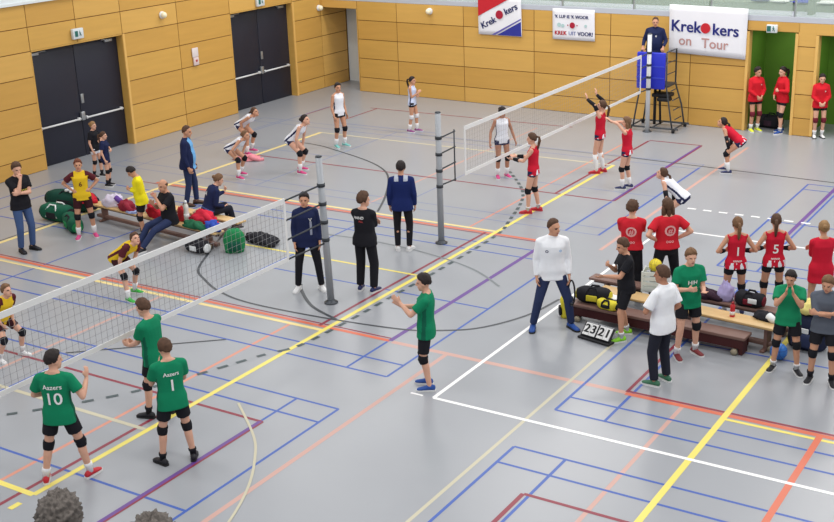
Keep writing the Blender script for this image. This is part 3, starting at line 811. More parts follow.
# ------------------------------------------------------------------ volleyball nets and poles
NETM = mat('net_cord', (140, 140, 142), .8); BAND = mat('net_tape', (226, 226, 226), .7); STRAPM = mat('net_strap', (52, 56, 62), .6)
def net(label, y0, y1, zt, zb, straps, rod, w=.0015):
    t = thing('volleyball_net', label, 'net', (-11.47, (y0 + y1) / 2, 0), 0, 'volleyball nets')
    yc = (y0 + y1) / 2; q = MB()
    n_ = int((y1 - y0) / .1)
    for i in range(n_ + 1):
        y = y0 + (y1 - y0) * i / n_ - yc; q.box((0, y, (zt + zb) / 2), (2 * w, 2 * w, zt - zb))
    for k in range(1, 10):
        z = zb + (zt - zb) * k / 10; q.box((0, 0, z), (2 * w, y1 - y0, 2 * w))
    q.build('netting', NETM, t)
    q = MB(); q.box((0, 0, zt), (.012, y1 - y0, .085)); q.build('top_band', BAND, t)
    q = MB(); q.box((0, 0, zb), (.012, y1 - y0, .07)); q.build('bottom_band', BAND, t)
    for y in (y0 + .01, y1 - .01):
        q = MB(); q.box((0, y - yc, (zt + zb) / 2), (.014, .045, zt - zb + .05)); q.build('side_band', BAND, t)
    for (ya, yb) in straps:
        for k in range(4):
            z = zt - (zt - zb) * k / 3
            q = MB(); q.tube([(0, ya - yc, z), (0, yb - yc, z + (0.02 if k < 3 else -.02))], .016, 6); q.build('strap', STRAPM, t)
    for yr in rod:
        q = MB(); q.tube([(0, yr - yc, zb - .05), (0, yr - yc, zt + .06)], .014, 8); q.build('spreader_rod', DSTEEL, t)
    return t
net('near volleyball net with white tape, stretched across the left court to the leaning pole', 4.95, 13.95, 2.08, 1.11, [(13.95, 14.93)], [])
net('far volleyball net with white tape, stretched from the grey pole to the referee stand', 19.62, 28.7, 2.08, 1.16, [(18.66, 19.25), (28.75, 29.25)], [19.22], .001)
def pole(label, y, tilt=0, tape=False):
    t = thing('net_pole', label, 'pole', (-11.47, y, 0), 0, 'volleyball net poles')
    q = MB(); q.tube([(0, 0, 0), (0, tilt, 2.58)], [.062, .055], 16); q.build('pole', ALU if y < 25 else mat('pole_pale', (206, 208, 210), .4, .1), t)
    q = MB(); q.loft([[Vector((r * math.cos(2 * PI * j / 16), r * math.sin(2 * PI * j / 16), z)) for j in range(16)] for r, z in ((.12, 0), (.12, .02), (.07, .03), (.07, .06))]); q.build('floor_collar', DSTEEL, t)
    for z in (2.1, 1.78, 1.46, 1.15):
        q = MB(); u = tilt * z / 2.58; q.tube([(0, u, z - .03), (0, u, z + .03)], .068, 12); q.build('clamp_ring', STRAPM, t)
    q = MB(); q.tube([(0, tilt, 2.575), (0, tilt, 2.6)], [.058, .05], 12); q.build('end_cap', DSTEEL, t)
pole('leaning grey net pole beside the woman in the navy jacket', 15.0, -.10)
pole('upright grey net pole in the middle of the hall, near end of the far net', 18.64, 0)
pole('pale grey net pole in front of the blue referee stand pad', 29.25, 0)

# referee stand
PADB = mat('pad_blue', (36, 48, 190), .45, 0, .4, .05, 3)
rs = thing('referee_stand', 'dark steel referee stand with blue pad on the front, against the back wood wall', 'referee stand', (-11.38, 29.78, 0), 0)
q = MB(); q.box((-.1, -.34, 1.60), (.78, .10, .96), bev=.03); q.build('pad', PADB, rs)
for zz in (1.42, 1.72):
    q = MB(); q.box((-.1, -.396, zz), (.78, .012, .03)); q.build('pad_strap', mat('pad_strap', (58, 74, 200), .5), rs)
q = MB(); q.box((-.05, .08, 1.18), (.8, .62, .05), bev=.01); q.build('platform', DSTEEL, rs)
for sx in (-1, 1):
    q = MB(); q.tube([(sx * .55, -.40, .08), (sx * .46 - .02, -.36, .62), (sx * .36 - .05, -.28, 1.18), (sx * .36 - .06, -.28, 2.1)], .022, 8); q.build('front_leg', DSTEEL, rs)
    q = MB(); q.tube([(sx * .58, .42, .08), (sx * .5, .38, .62), (sx * .36 - .03, .34, 1.18), (sx * .36 - .03, .34, 2.1), (sx * .36 - .04, -.28, 2.1)], .022, 8); q.build('rear_leg', DSTEEL, rs)
    for yy in (-.45, .45):
        q = MB(); q.tube([(sx * .6 - .03, yy, .06), (sx * .6 + .03, yy, .06)], .06, 14); q.build('wheel', BLACK, rs)
q = MB()
for yy in (-.42, .42): q.tube([(-.66, yy, .10), (.72, yy, .10)], .024, 8)
for xx in (-.6, .0, .6): q.tube([(xx, -.42, .10), (xx, .42, .10)], .022, 8)
q.build('base_frame', DSTEEL, rs)
for k in range(4):
    q = MB(); z = .3 + k * .25; e = .52 - k * .045; q.tube([(e, -.12, z), (e, .34, z)], .016, 6); q.build('rung', DSTEEL, rs)
q = MB(); q.tube([(-.1, .0, .10), (-.1, 0, 1.15)], .04, 8); q.tube([(.05, .05, .10), (.0, .05, 1.15)], .03, 8); q.build('column', BLACK, rs)
q = MB(); q.box((.12, .0, .92), (.5, .4, .10), bev=.03); q.box((.2, -.1, .82), (.34, .28, .1), bev=.03); q.build('seat_bundle', BLACK, rs)
for zz in (1.5, 1.8):
    q = MB(); q.tube([(.30, -.28, zz), (.33, .34, zz)], .014, 6); q.build('guard_rail', DSTEEL, rs)

# ------------------------------------------------------------------ gym benches
WOODL = mat('bench_wood', (206, 172, 120), .45, 0, .4, .14, 2, 0, 60, None, 'Object', (1, 8, 8))
WOODB = mat('bench_brown', (120, 92, 84), .5, 0, .3, .16, 2, 0, 60, None, 'Object', (1, 8, 8))
WOODR = mat('bench_maroon', (66, 27, 28), .5, 0, .3, .12, 2, 0, 60, None, 'Object', (1, 8, 8))
def bench(label, x, y, rot, L, h=.36, w=.25, topm=None, beamm=None, wheels=True):
    t = thing('gym_bench', label, 'bench', (x, y, 0), math.radians(rot), 'gym benches')
    q = MB(); q.box((0, 0, h - .02), (L, w, .04), bev=.008); q.build('plank', topm or WOODL, t)
    q = MB(); q.box((0, 0, .09), (L * .96, .10, .06), bev=.008); q.build('beam', beamm or WOODB, t)
    for u in (-.42, 0, .42):
        q = MB(); q.box((u * L, 0, (h - .06) / 2 + .005), (.05, w * .55, h - .07)); q.box((u * L, 0, .02), (.07, w * 1.25, .04), bev=.01); q.build('leg', beamm or WOODB, t)
    q = MB(); q.box((0, 0, h - .07), (L * .97, .06, .06)); q.build('rail', beamm or WOODB, t)
    if wheels:
        for sy in (-1, 1):
            q = MB(); q.tube([(L * .45, sy * .09, .05), (L * .45, sy * .12, .05)], .045, 12); q.build('wheel', mat('wheel_grey', (150, 140, 120), .5), t)
    return t
bench('long pale wooden gym bench at left, loaded with clothes and bottles', -17.1, 16.60, -6.5, 3.95)
bench('short gym bench behind the loaded left bench, under the seated person in navy', -16.35, 17.22, -5, 2.3)
bench('pale wooden gym bench, middle row at right, red bottle on it', -5.75, 16.58, -6, 3.1, .40, .33)
bench('brown gym bench, rearmost at right, near the girls in red', -5.9, 17.22, -3.5, 3.6, .36, .25, WOODB)
mb_ = thing('low_bench', 'low maroon wooden bench, frontmost at right, beside the scoreboard', 'bench', (-6.1, 16.20, 0), math.radians(-3), None)
q = MB(); q.box((0, 0, .27), (2.9, .30, .05), bev=.01); q.build('plank', WOODB, mb_)
q = MB(); q.box((0, -.11, .175), (2.84, .03, .15)); q.build('front_board', WOODR, mb_)
q = MB(); q.box((0, .11, .175), (2.84, .03, .15)); q.build('rear_board', WOODR, mb_)
for u in (-1.38, 0, 1.38):
    q = MB(); q.box((u, 0, .12), (.06, .22, .24)); q.build('leg', WOODR, mb_)
for sx in (-1.3, 1.3):
    q = MB(); q.tube([(sx, -.17, .05), (sx, -.13, .05)], .05, 12); q.build('wheel', mat('wheel_grey', (150, 140, 120), .5), mb_)
# ------------------------------------------------------------------ bags, clothes and small things
def clothm(n, c): return cloth(n, c)
def duffel(label, x, y, z, rot, L, W, H, body, trim, strap, name='duffel_bag', cat='bag', group=None, sag=.1):
    t = thing(name, label, cat, (x, y, z), math.radians(rot), group)
    q = MB(); rings = []
    for k in range(13):
        u = -1 + 2 * k / 12; sc = (1 - abs(u) ** 6 * .35); r = []
        for j in range(18):
            a = 2 * PI * j / 18; ca, sa = math.cos(a), math.sin(a)
            yy = W / 2 * sc * math.copysign(abs(ca) ** .7, ca); zz = H / 2 + H / 2 * sc * math.copysign(abs(sa) ** .75, sa) * (1 - sag * (math.cos(u * 2.2)) * (sa > 0))
            nz = noise.noise(Vector((u * 2 + x, yy * 5, zz * 5))) * .025
            r.append(Vector((u * L / 2, yy * (1 + nz * 2), max(.0, zz + nz))))
        rings.append(r)
    q.loft(rings); q.build('bag_body', body, t)
    for sx in (-1, 1):
        q = MB(); q.loft([[Vector((sx * L * .5 * f, W * .36 * g * math.cos(2 * PI * j / 12), H * .48 + H * .36 * g * math.sin(2 * PI * j / 12))) for j in range(12)] for f, g in ((.97, 1), (1.04, .95), (1.05, .5))]); q.build('end_panel', trim, t)
    for sy in (-1, 1):
        q = MB(); P = [(-L * .2, sy * W * .46, H * .3), (-L * .18, sy * W * .42, H * .75), (-L * .1, sy * W * .25, H * 1.02), (L * .1, sy * W * .25, H * 1.02), (L * .18, sy * W * .42, H * .75), (L * .2, sy * W * .46, H * .3)]
        q.tube(P, .018, 6, flat=1.0); q.build('handle', strap, t)
    q = MB(); q.box((0, -W * .475, H * .42), (L * .34, .03, H * .4), bev=.012); q.build('side_pocket', trim, t)
    return t
def backpack(label, x, y, z, rot, W, D, H, body, trim, strap, group=None, lay=0):
    t = thing('backpack', label, 'bag', (x, y, z), math.radians(rot), group)
    q = MB(); rings = []
    for k in range(11):
        u = k / 10; sc = (1 - (abs(u - .4) / .62) ** 3 * .55)
        rings.append([Vector((W / 2 * sc * math.copysign(abs(math.cos(a)) ** .75, math.cos(a)), D / 2 * sc * math.copysign(abs(math.sin(a)) ** .75, math.sin(a)) + .02 * math.sin(u * 5), u * H)) + Vector((1, 1, 0)) * noise.noise(Vector((math.cos(a) * 2 + x, math.sin(a) * 2, u * 3))) * .02 for a in [2 * PI * j / 16 for j in range(16)]])
    q.loft(rings); q.build('bag_body', body, t)
    q = MB(); q.box((0, -D * .5, H * .32), (W * .62, D * .25, H * .42), bev=.05); q.build('front_pocket', trim, t)
    for sx in (-1, 1):
        q = MB(); q.tube([(sx * W * .22, D * .42, H * .9), (sx * W * .26, D * .62, H * .65), (sx * W * .28, D * .6, H * .35), (sx * W * .3, D * .42, H * .12)], .02, 6); q.build('shoulder_strap', strap, t)
    q = MB(); q.tube([(-.05, .02, H * .97), (-.03, .02, H * 1.05), (.03, .02, H * 1.05), (.05, .02, H * .97)], .011, 6); q.build('grab_loop', strap, t)
    return t
def crumple(mb, c, rx, ry, rz, seed, rough=.32, n=26, k=16):
    c = Vector(c); rings = []
    for i in range(k + 1):
        t_ = PI * (i + .35) / (k + .7); r = []
        for j in range(n):
            a = 2 * PI * j / n; d = Vector((math.sin(t_) * math.cos(a), math.sin(t_) * math.sin(a), -math.cos(t_)))
            f = 1 + rough * noise.noise(d * 2.2 + Vector((seed, 0, 0))) + rough * .6 * noise.noise(d * 5 + Vector((0, seed, 0)))
            p = Vector((d.x * rx * f, d.y * ry * f, max(-.0, (d.z + .35) / 1.35) * rz * f))
            r.append(c + p)
        rings.append(r)
    mb.loft(rings)
def garment(name, label, cat, x, y, z, rot, rx, ry, rz, m, seed, sleeve=True, m2=None, group=None):
    t = thing(name, label, cat, (x, y, z), math.radians(rot), group)
    q = MB(); crumple(q, (0, 0, 0), rx, ry, rz, seed); q.build('folds', m, t)
    if sleeve:
        q = MB(); q.tube([(rx * .3, -ry * .5, rz * .8), (rx * .75, -ry * .8, rz * .55), (rx * 1.05, -ry * .6, rz * .25), (rx * 1.25, -ry * .2, .03)], [.06, .055, .05, .045], 10, flat=1.0); q.build('sleeve', m2 or m, t)
    return t
def bottle(label, x, y, z, m, cap, h=.24, r=.036):
    t = thing('water_bottle', label, 'bottle', (x, y, z), 0, 'drink bottles on the benches')
    q = MB(); q.loft([[Vector((rr * math.cos(2 * PI * j / 14), rr * math.sin(2 * PI * j / 14), zz)) for j in range(14)] for rr, zz in ((r * .9, 0), (r, .01), (r, h * .45), (r * .86, h * .55), (r, h * .65), (r * .95, h * .75), (r * .5, h * .86), (r * .45, h * .88))]); q.build('bottle_body', m, t)
    q = MB(); q.tube([(0, 0, h * .87), (0, 0, h * .95), (0, 0, h)], [r * .55, r * .55, r * .3], 12); q.build('cap', cap, t)
    q = MB(); q.tube([(0, 0, h * .2), (0, 0, h * .42)], r * 1.02, 14); q.build('label_band', WHITE, t)
def ball(label, x, y, z, r, m, m2, name='volleyball'):
    t = thing(name, label, 'ball', (x, y, z), .4)
    q = MB(); q.ell((0, 0, 0), r, r, r, None, 24, 16); q.build('shell', m, t)
    for k in range(3):
        q = MB(); R_ = Euler((k * 1.1, k * .7, k * .9)).to_matrix()
        for off in (-.33, .33):
            rr = r * math.sqrt(1 - off * off) * 1.004
            q.tube([R_ @ Vector((rr * math.cos(2 * PI * j / 28), rr * math.sin(2 * PI * j / 28), off * r)) for j in range(29)], r * .03, 5)
        q.build('seam', m2, t)
DG = cloth('cloth_dark_green', (18, 62, 52)); MG = cloth('cloth_bag_green', (22, 84, 64)); BG = cloth('cloth_bright_green', (34, 128, 76)); BK = cloth('cloth_black', (34, 34, 40)); RD = cloth('cloth_red_bag', (190, 36, 52))
GW = cloth('cloth_white_trim', (224, 226, 228)); NV = cloth('cloth_navy_bag', (32, 38, 62)); YL = cloth('cloth_yellow_bag', (214, 200, 60)); LIL = cloth('cloth_lilac', (170, 160, 204)); PINK = cloth('cloth_pink', (222, 140, 150)); BLU = cloth('cloth_blue_bag', (48, 76, 168))
# left team area
duffel('dark green sports bag with white print, rearmost by the left bench end', -20.1, 17.1, 0, 4, 1.3, .46, .42, DG, BK, BK)
crest = [o for o in bpy.data.objects if o.name.startswith('duffel_bag')][-1]
q = MB()
for k in range(5): q.tube([(.12 + .09 * math.cos(k * 2 * PI / 5) * .2, -.05, .47), (.12 + .19 * math.cos(k * 2 * PI / 5), -.05 + .15 * math.sin(k * 2 * PI / 5), .455)], [.05, .03], 6)
q.build('print', GW, crest)
duffel('green sports bag with black end and white stripe, nearest to the man in black T-shirt', -19.72, 16.34, 0, 2, .8, .40, .36, MG, BK, GW)
duffel('green sports bag lying behind the legs of the yellow player with hands on hips', -18.9, 16.02, 0, -30, .9, .32, .30, MG, BG, BK)
garment('jacket', 'red jacket lying over the green bags at the left bench end', 'clothing', -19.25, 16.75, .36, 20, .22, .16, .2, RD, 3)
garment('jacket', 'white and purple top heaped on the left bench behind the yellow player', 'clothing', -18.45, 16.80, .36, 30, .22, .13, .25, cloth('cloth_pale_lilac', (214, 206, 226)), 11, True, cloth('cloth_purple', (104, 72, 150)))
garment('jacket', 'dark red training jacket on the left bench beside the white and purple top', 'clothing', -17.98, 16.70, .36, -10, .25, .13, .2, cloth('cloth_dark_red', (140, 40, 58)), 17)
garment('towel', 'pale blue towel spread on the wooden bench at left', 'towel', -17.72, 16.60, .36, 5, .16, .10, .05, cloth('cloth_pale_blue', (150, 164, 208)), 21, False)
for i, (bx, by, lb) in enumerate(((-17.55, 16.73, 'clear water bottle on the left bench, left of the pair beside the yellow sweater'), (-17.42, 16.72, 'clear water bottle on the left bench, right of the pair beside the yellow sweater'))):
    bottle(lb, bx, by, .36, mat('bottle_clear', (190, 200, 206), .15), BLACK)
garment('jacket', 'bright red jacket on the left bench behind the person in yellow sweater', 'clothing', -17.05, 16.62, .36, 0, .22, .14, .26, RD, 31)
garment('jacket', 'red and yellow top beside the tall white bottle behind the bald seated man', 'clothing', -16.35, 16.66, .36, 0, .12, .10, .3, cloth('cloth_crimson', (176, 44, 52)), 36, False)
bottle('tall white bottle standing on the left bench right of the bald seated man', -16.17, 16.58, .36, mat('bottle_white', (222, 222, 214), .3), GW, .46, .055)
garment('sports_top', 'green sports top spread on the left bench right of the bald seated man', 'clothing', -15.80, 16.40, .36, -6, .30, .13, .13, cloth('cloth_deep_green', (36, 98, 68)), 41)
t = thing('cardboard_tray', 'small beige tray on the rear left bench behind the tall white bottle', 'tray', (-16.2, 17.1, .36), .2)
q = MB(); q.box((0, 0, .02), (.34, .24, .03), bev=.005); q.build('tray_floor', mat('beige_card', (196, 180, 150), .7), t)
for a, b, sx, sy in ((0, .12, .34, .02), (0, -.12, .34, .02), (.17, 0, .02, .24), (-.17, 0, .02, .24)):
    q = MB(); q.box((a, b, .06), (sx, sy, .1)); q.build('side', mat('beige_card', (196, 180, 150), .7), t)
garment('jacket', 'red jacket heaped on the bench just in front of the seated person in navy', 'clothing', -15.80, 16.66, .37, 10, .28, .15, .26, cloth('cloth_bright_red', (206, 44, 66)), 52)
garment('jacket', 'dark blue jacket at the right end of the left bench beside the green backpack', 'clothing', -15.35, 16.42, .37, 0, .18, .13, .17, BLU, 57, True)
backpack('bright green backpack on the floor at the right end of the left bench', -14.82, 16.42, 0, 40, .42, .32, .46, BG, MG, BK)
duffel('black bag with white tag on the floor under the end of the left bench', -15.45, 16.05, 0, -5, .55, .26, .26, BK, GW, BK)
garment('jacket', 'black jacket lying on the floor behind the green backpack', 'clothing', -14.75, 17.15, 0, -15, .42, .22, .16, BK, 61)
garment('training_bib', 'pink bib lying on the floor behind the bending girls in white', 'clothing', -19.45, 22.3, 0, 20, .36, .2, .12, PINK, 71, True)
# right team area
duffel('black and yellow sports bag on the left end of the right benches', -7.22, 16.34, .30, 6, .54, .28, .25, BK, YL, BK)
duffel('small yellow bag beside the sheet of paper on the right benches', -6.90, 16.16, .30, -8, .34, .18, .15, YL, BK, BK)
t = thing('paper_sheet', 'white sheet of paper on a clipboard lying on the bench end', 'paper', (-6.98, 16.46, .385), .25)
q = MB(); q.box((0, 0, .006), (.36, .27, .008)); q.build('clipboard', mat('board_grey', (150, 150, 150), .6), t)
q = MB(); q.box((0, -.005, .012), (.33, .24, .004)); q.build('sheet', mat('paper_white', (236, 236, 240), .7), t)
backpack('yellow and black bag on the floor left of the low maroon bench', -7.66, 16.25, 0, -60, .24, .2, .36, YL, BK, BK)
# score board
t = thing('flip_scoreboard', 'white flip scoreboard with black numbers on the floor in front of the low bench', 'scoreboard', (-6.82, 15.58, 0), math.radians(-12))
q = MB(); q.box((0, 0, .02), (.58, .24, .035), bev=.01); q.build('base', BLACK, t)
Rt = Matrix.Rotation(math.radians(-42), 3, 'X')
q = MB(); q.box((0, .02, .13), (.54, .025, .23), Rt, 0, .006); q.build('back_board', BLACK, t)
for sx, dg in ((-.21, '2'), (-.08, '3'), (.08, '2'), (.21, '1')):
    q = MB(); q.box(Vector((sx * .9, .02, .13)) + Rt @ Vector((0, -.019, 0)), (.11, .01, .205), Rt); cd = q.build('number_card', mat('card_white', (232, 232, 232), .5), t)
    q = MB(); put_text(q, dg, .19, Vector((sx * .9, .02, .13)) + Rt @ Vector((0, -.026, 0)), (1, 0, 0), Rt @ Vector((0, 0, 1)), Rt @ Vector((0, -1, 0)), 0, .03); q.build('numeral', BLACK, cd)
q = MB(); q.tube([(-.26, .10, .215), (.26, .10, .215)], .010, 6); q.build('ring_binder', STEEL, t)
# crate with ball
t = thing('ball_crate', 'white slatted plastic crate on the benches holding a yellow ball', 'crate', (-6.52, 17.16, .36), .2)
CR = mat('crate_white', (220, 226, 222), .5)
q = MB(); q.box((0, 0, .01), (.36, .28, .02)); q.build('crate_floor', CR, t)
for k in range(4):
    z = .05 + k * .085
    for a, b, sx, sy in ((0, .14, .36, .015), (0, -.14, .36, .015), (.18, 0, .015, .28), (-.18, 0, .015, .28)):
        q = MB(); q.box((a, b, z), (sx, sy, .055)); q.build('slat', CR, t)
for a in (-.18, .18):
    for b in (-.14, .14):
        q = MB(); q.box((a, b, .17), (.03, .03, .34)); q.build('corner_post', CR, t)
ball('yellow ball lying on top of the white crate', -6.52, 17.16, .36 + .42, .105, mat('ball_yellow', (226, 208, 52), .45), mat('ball_seam', (180, 160, 60), .5))
bottle('red drink bottle standing on the pale wooden bench at right', -5.02, 16.49, .38, mat('bottle_red', (196, 44, 54), .3), mat('cap_red', (150, 30, 40), .4), .26, .04)
bottle('clear bottle on the pale wooden bench behind the green player facing us', -5.75, 16.60, .38, mat('bottle_clear', (190, 200, 206), .15), BLACK, .22)
duffel('black and red sports bag with white print on the rear bench below girl number 1', -4.95, 17.14, .36, -4, .44, .24, .23, BK, cloth('cloth_maroon_bag', (110, 30, 44)), BK)
q = MB(); q.box((.08, -.135, .13), (.14, .02, .08), bev=.009); q.build('print', GW, [o for o in bpy.data.objects if o.name.startswith('duffel_bag')][-1])
garment('jacket', 'black jacket with white details at the right end of the pale bench', 'clothing', -4.55, 16.63, .38, -5, .2, .13, .12, BK, 83, True, GW)
garment('towel', 'lilac and white towel hanging up on the rear bench beside the black and red bag', 'towel', -5.36, 17.2, .36, 20, .13, .09, .28, LIL, 88, False)
garment('jacket', 'dark jacket heaped on the rear bench left of the lilac towel', 'clothing', -5.72, 17.18, .36, 0, .26, .12, .15, cloth('cloth_dark_plum', (58, 40, 54)), 91)
backpack('navy backpack with white mark on the floor between the last two players at right', -3.95, 16.80, 0, -10, .6, .4, .52, NV, cloth('cloth_slate', (52, 60, 92)), BK)
q = MB(); q.box((.02, -.25, .34), (.16, .02, .07)); q.build('mark', GW, [o for o in bpy.data.objects if o.name.startswith('backpack')][-1])
garment('jacket', 'yellow and white jersey heap on top of the navy backpack', 'clothing', -3.95, 16.82, .55, 0, .22, .16, .18, cloth('cloth_cream_yellow', (222, 208, 130)), 95, True, GW)
ball('blue ball on the floor behind the legs of the green player clapping at right', -4.20, 16.14, .125, .125, mat('ball_blue', (44, 110, 190), .4), mat('ball_seam_blue', (30, 70, 140), .5))
duffel('dark sports bag on the green doorway floor between the two people in red', -8.72, 31.0, 0, -3, .62, .4, .36, BK, cloth('cloth_dark_plum', (58, 40, 54)), BK)
# ------------------------------------------------------------------ clothing colours
GREEN = cloth('kit_green', (14, 126, 88)); GREEN2 = cloth('kit_green_polo', (26, 134, 92)); KBLK = cloth('kit_black', (30, 30, 36)); YEL = cloth('kit_yellow', (226, 188, 40)); MAR = cloth('kit_maroon', (88, 34, 42))
BYEL = cloth('sweater_yellow', (236, 222, 34)); KRED = cloth('kit_red', (196, 28, 52)); TRED = cloth('tshirt_red', (200, 36, 50)); JRED = cloth('jacket_red', (202, 30, 44)); KWH = cloth('kit_white', (226, 228, 236))
NAVY = cloth('jacket_navy', (30, 38, 74)); NAVY2 = cloth('tracksuit_navy', (24, 38, 92)); JEANS = cloth('jeans_blue', (66, 88, 130)); DJEANS = cloth('jeans_dark', (44, 54, 88)); BLACKC = cloth('cloth_coal', (28, 28, 34)); DTRO = cloth('trousers_dark', (36, 38, 50))
SHIRTW = cloth('shirt_white', (236, 238, 244)); SHIRTB = cloth('shirt_light_blue', (110, 170, 222)); GREYS = cloth('shirt_grey', (88, 94, 106)); KNAVY = cloth('kit_navy', (40, 44, 78))
SOCKW = cloth('sock_white', (228, 228, 230)); SOCKB = cloth('sock_black', (34, 34, 40)); PADK = cloth('knee_pad_black', (28, 28, 34)); PADW = cloth('pad_white', (220, 220, 224))
def shoe(n, c): return mat('shoe_' + n, c, .5, 0, .3, .1, 12)
SH = {k: shoe(k, v) for k, v in {'red': (190, 44, 56), 'blue': (38, 76, 150), 'black': (34, 34, 40), 'white': (226, 226, 228), 'pink': (206, 70, 130), 'green': (56, 170, 66), 'lime': (140, 210, 50), 'teal': (120, 190, 186), 'navy': (42, 48, 92), 'brown': (86, 60, 48), 'yellow': (216, 226, 60), 'darkred': (120, 44, 48), 'purple': (140, 70, 130), 'dgreen': (60, 110, 84)}.items()}
SW = mat('sole_white', (222, 222, 222), .6); SK = mat('sole_black', (36, 36, 38), .6); SR = mat('sole_red', (190, 60, 70), .6)
PW = mat('print_white', (236, 236, 236), .7); PP = mat('print_pale_pink', (226, 168, 170), .7); PY = mat('print_yellow', (190, 180, 80), .7); PN = mat('print_navy', (48, 54, 96), .7); PRD = mat('print_red', (200, 70, 70), .7)

def yel_fn(q, arm):
    if arm: return 1
    if q.z > -.03 and abs(q.x) > .12: return 1
    if abs(q.x) > .12 and abs(q.y) < .028: return 1
    return 0
def green_fn(q, arm): return 1 if (abs(q.x) > .12 and abs(q.y) < .03 and q.z < -.12 and not arm) else 0
def red_fn(q, arm):
    if q.z < -.44 and noise.noise(Vector((q.x * 16, q.y * 16, q.z * 9))) > .05: return 1
    return 0
def white_fn(q, arm): return 1 if (abs(q.x) > .1 and abs(q.y) < .022) else 0
def navy_fn(q, arm): return 1 if (q.z > -.02 and q.y < .02 and abs(q.x) < .13 and abs(q.x) > .05) else 0
def open_fn(q, arm): return 1 if (not arm and q.y > .045 and abs(q.x) < .12) else 0
def band_fn(q, arm): return 1 if (-.455 < q.z < -.43 and not arm) else 0
TEE = lambda m, **k: dict(kind='tee', mats=[m], **k)
GK = dict(kind='tee', mats=[GREEN, cloth('kit_dark_green', (14, 92, 70))], fn=green_fn, loose=.022, hem=-.13)
YK = dict(kind='tee', mats=[YEL, MAR], fn=yel_fn, loose=.018, hem=-.09)
RK = dict(kind='jersey', mats=[KRED, KWH], fn=red_fn, loose=.010, hem=-.09)
WK = dict(kind='jersey', mats=[KWH, KNAVY], fn=white_fn, loose=.010, hem=-.08)
SHORT = dict(kind='shorts', mats=[KBLK], f=.64, ease=.010); MSHORT = dict(kind='shorts', mats=[cloth('kit_dark_maroon', (58, 26, 32))], f=.60); HOT = dict(kind='shorts', mats=[KBLK], f=.28, ease=-.012); HOTN = dict(kind='shorts', mats=[KNAVY], f=.26, ease=-.012); MID = dict(kind='shorts', mats=[KBLK], f=.42, ease=-.008)
TRO = lambda m, **k: dict(kind='trousers', mats=[m], **k)
def num(t, sz, dz, side='back', m=PW, dx=0, nm='number'): return (t, sz, (dx, dz, side), m, nm)

# ---- left team area
person('person in black T-shirt and blue jeans at the far left, hand on chin', -18.63, 14.56, 130, 1.816, feet=((-.13, .02, -14), (.11, 0, 12)), al='cross', ar='chin', head=(10, 12), hair=HAIR['brown'], hairstyle='short',
       top=TEE(BLACKC, name='tshirt', loose=.022), bottom=TRO(JEANS, name='jeans'), shoes=(SH['black'], SK), texts=[num('mmm', .13, -.2, 'front', PY, 0, 'print')])
person('yellow and maroon player with hands on hips, pink shoes, before the green bags', -18.22, 15.77, 165, 1.647, True, feet=((-.17, 0, -14), (.17, .05, 14)), al='hip', ar='hip', hair=HAIR['red'], hairstyle='bun', skin=1,
       top=YK, bottom=MSHORT, socks=(SOCKW, .42), knees=(PADK,), shoes=(SH['pink'], SW), texts=[num('6', .14, -.2, 'front', MAR)])
person('person in bright yellow long sleeved sweater looking down beside the bench', -17.12, 16.28, 255, 1.522, lean=8, head=(0, 38), al=(.06, .22, -.20, (-.6, .5, .4), (-.5, -.8, 0), 40), ar=(.06, .22, -.20, (-.6, .5, .4), (-.5, -.8, 0), 40), hair=HAIR['dark'], hairstyle='short', skin=1, fat=.02,
       top=dict(kind='long', mats=[BYEL], name='sweater', loose=.022, hem=-.12), bottom=SHORT, socks=(SOCKB, .3), knees=(PADK,), shoes=(SH['black'], SW))
person('person in black shirt and white shorts at the left dark door, nearer its bar', -21.73, 19.39, 110, 1.367, True, feet=((-.08, .1, -5), (.08, -.08, 8)), al='waist', ar='hang', hair=HAIR['blond'], hairstyle='bun',
       top=TEE(BLACKC, name='tshirt'), bottom=dict(kind='shorts', mats=[KWH], f=.42), socks=(SOCKB, .3), knees=(PADK,), shoes=(SH['black'], SW))
person('person in navy top with ponytail standing before the left dark door', -20.84, 18.88, 95, 1.305, True, al='waist', ar='hang', hair=HAIR['brown'], hairstyle='pony',
       top=TEE(NAVY, name='tshirt', loose=.02), bottom=dict(kind='shorts', mats=[KNAVY, KWH], f=.45), socks=(SOCKB, .34), knees=(PADK,), shoes=(SH['black'], SW))
person('bald person in black T-shirt and dark jeans sitting on the left bench edge, hands together', -16.30, 16.21, 232, 1.76, pz=.53, pxy=(0, -.02), lean=4, feet=((-.10, .68, -8), (.12, .64, 10)), al='clap_hi', ar='clap', head=(-10, 8), hair=HAIR['brown'], hairstyle='bald', skin=1, fat=.012,
       top=TEE(BLACKC, name='tshirt', loose=.024), bottom=TRO(DJEANS, name='jeans'), shoes=(SH['black'], SW), texts=[num('mmm', .13, -.2, 'front', PY, 0, 'print')])
person('person in open navy jacket over light blue shirt, standing behind the left bench', -17.87, 18.51, 92, 1.789, feet=((-.10, .1, -8), (.10, -.08, 10)), al='hang', ar='hang', lean=2, head=(5, 6), hair=HAIR['brown'], hairstyle='buzz', skin=1, fat=.03,
       top=dict(kind='long', mats=[NAVY, SHIRTB], fn=open_fn, name='jacket', loose=.026, hem=-.12, collar=True), bottom=TRO(DJEANS, name='jeans'), shoes=(SH['brown'], SK))
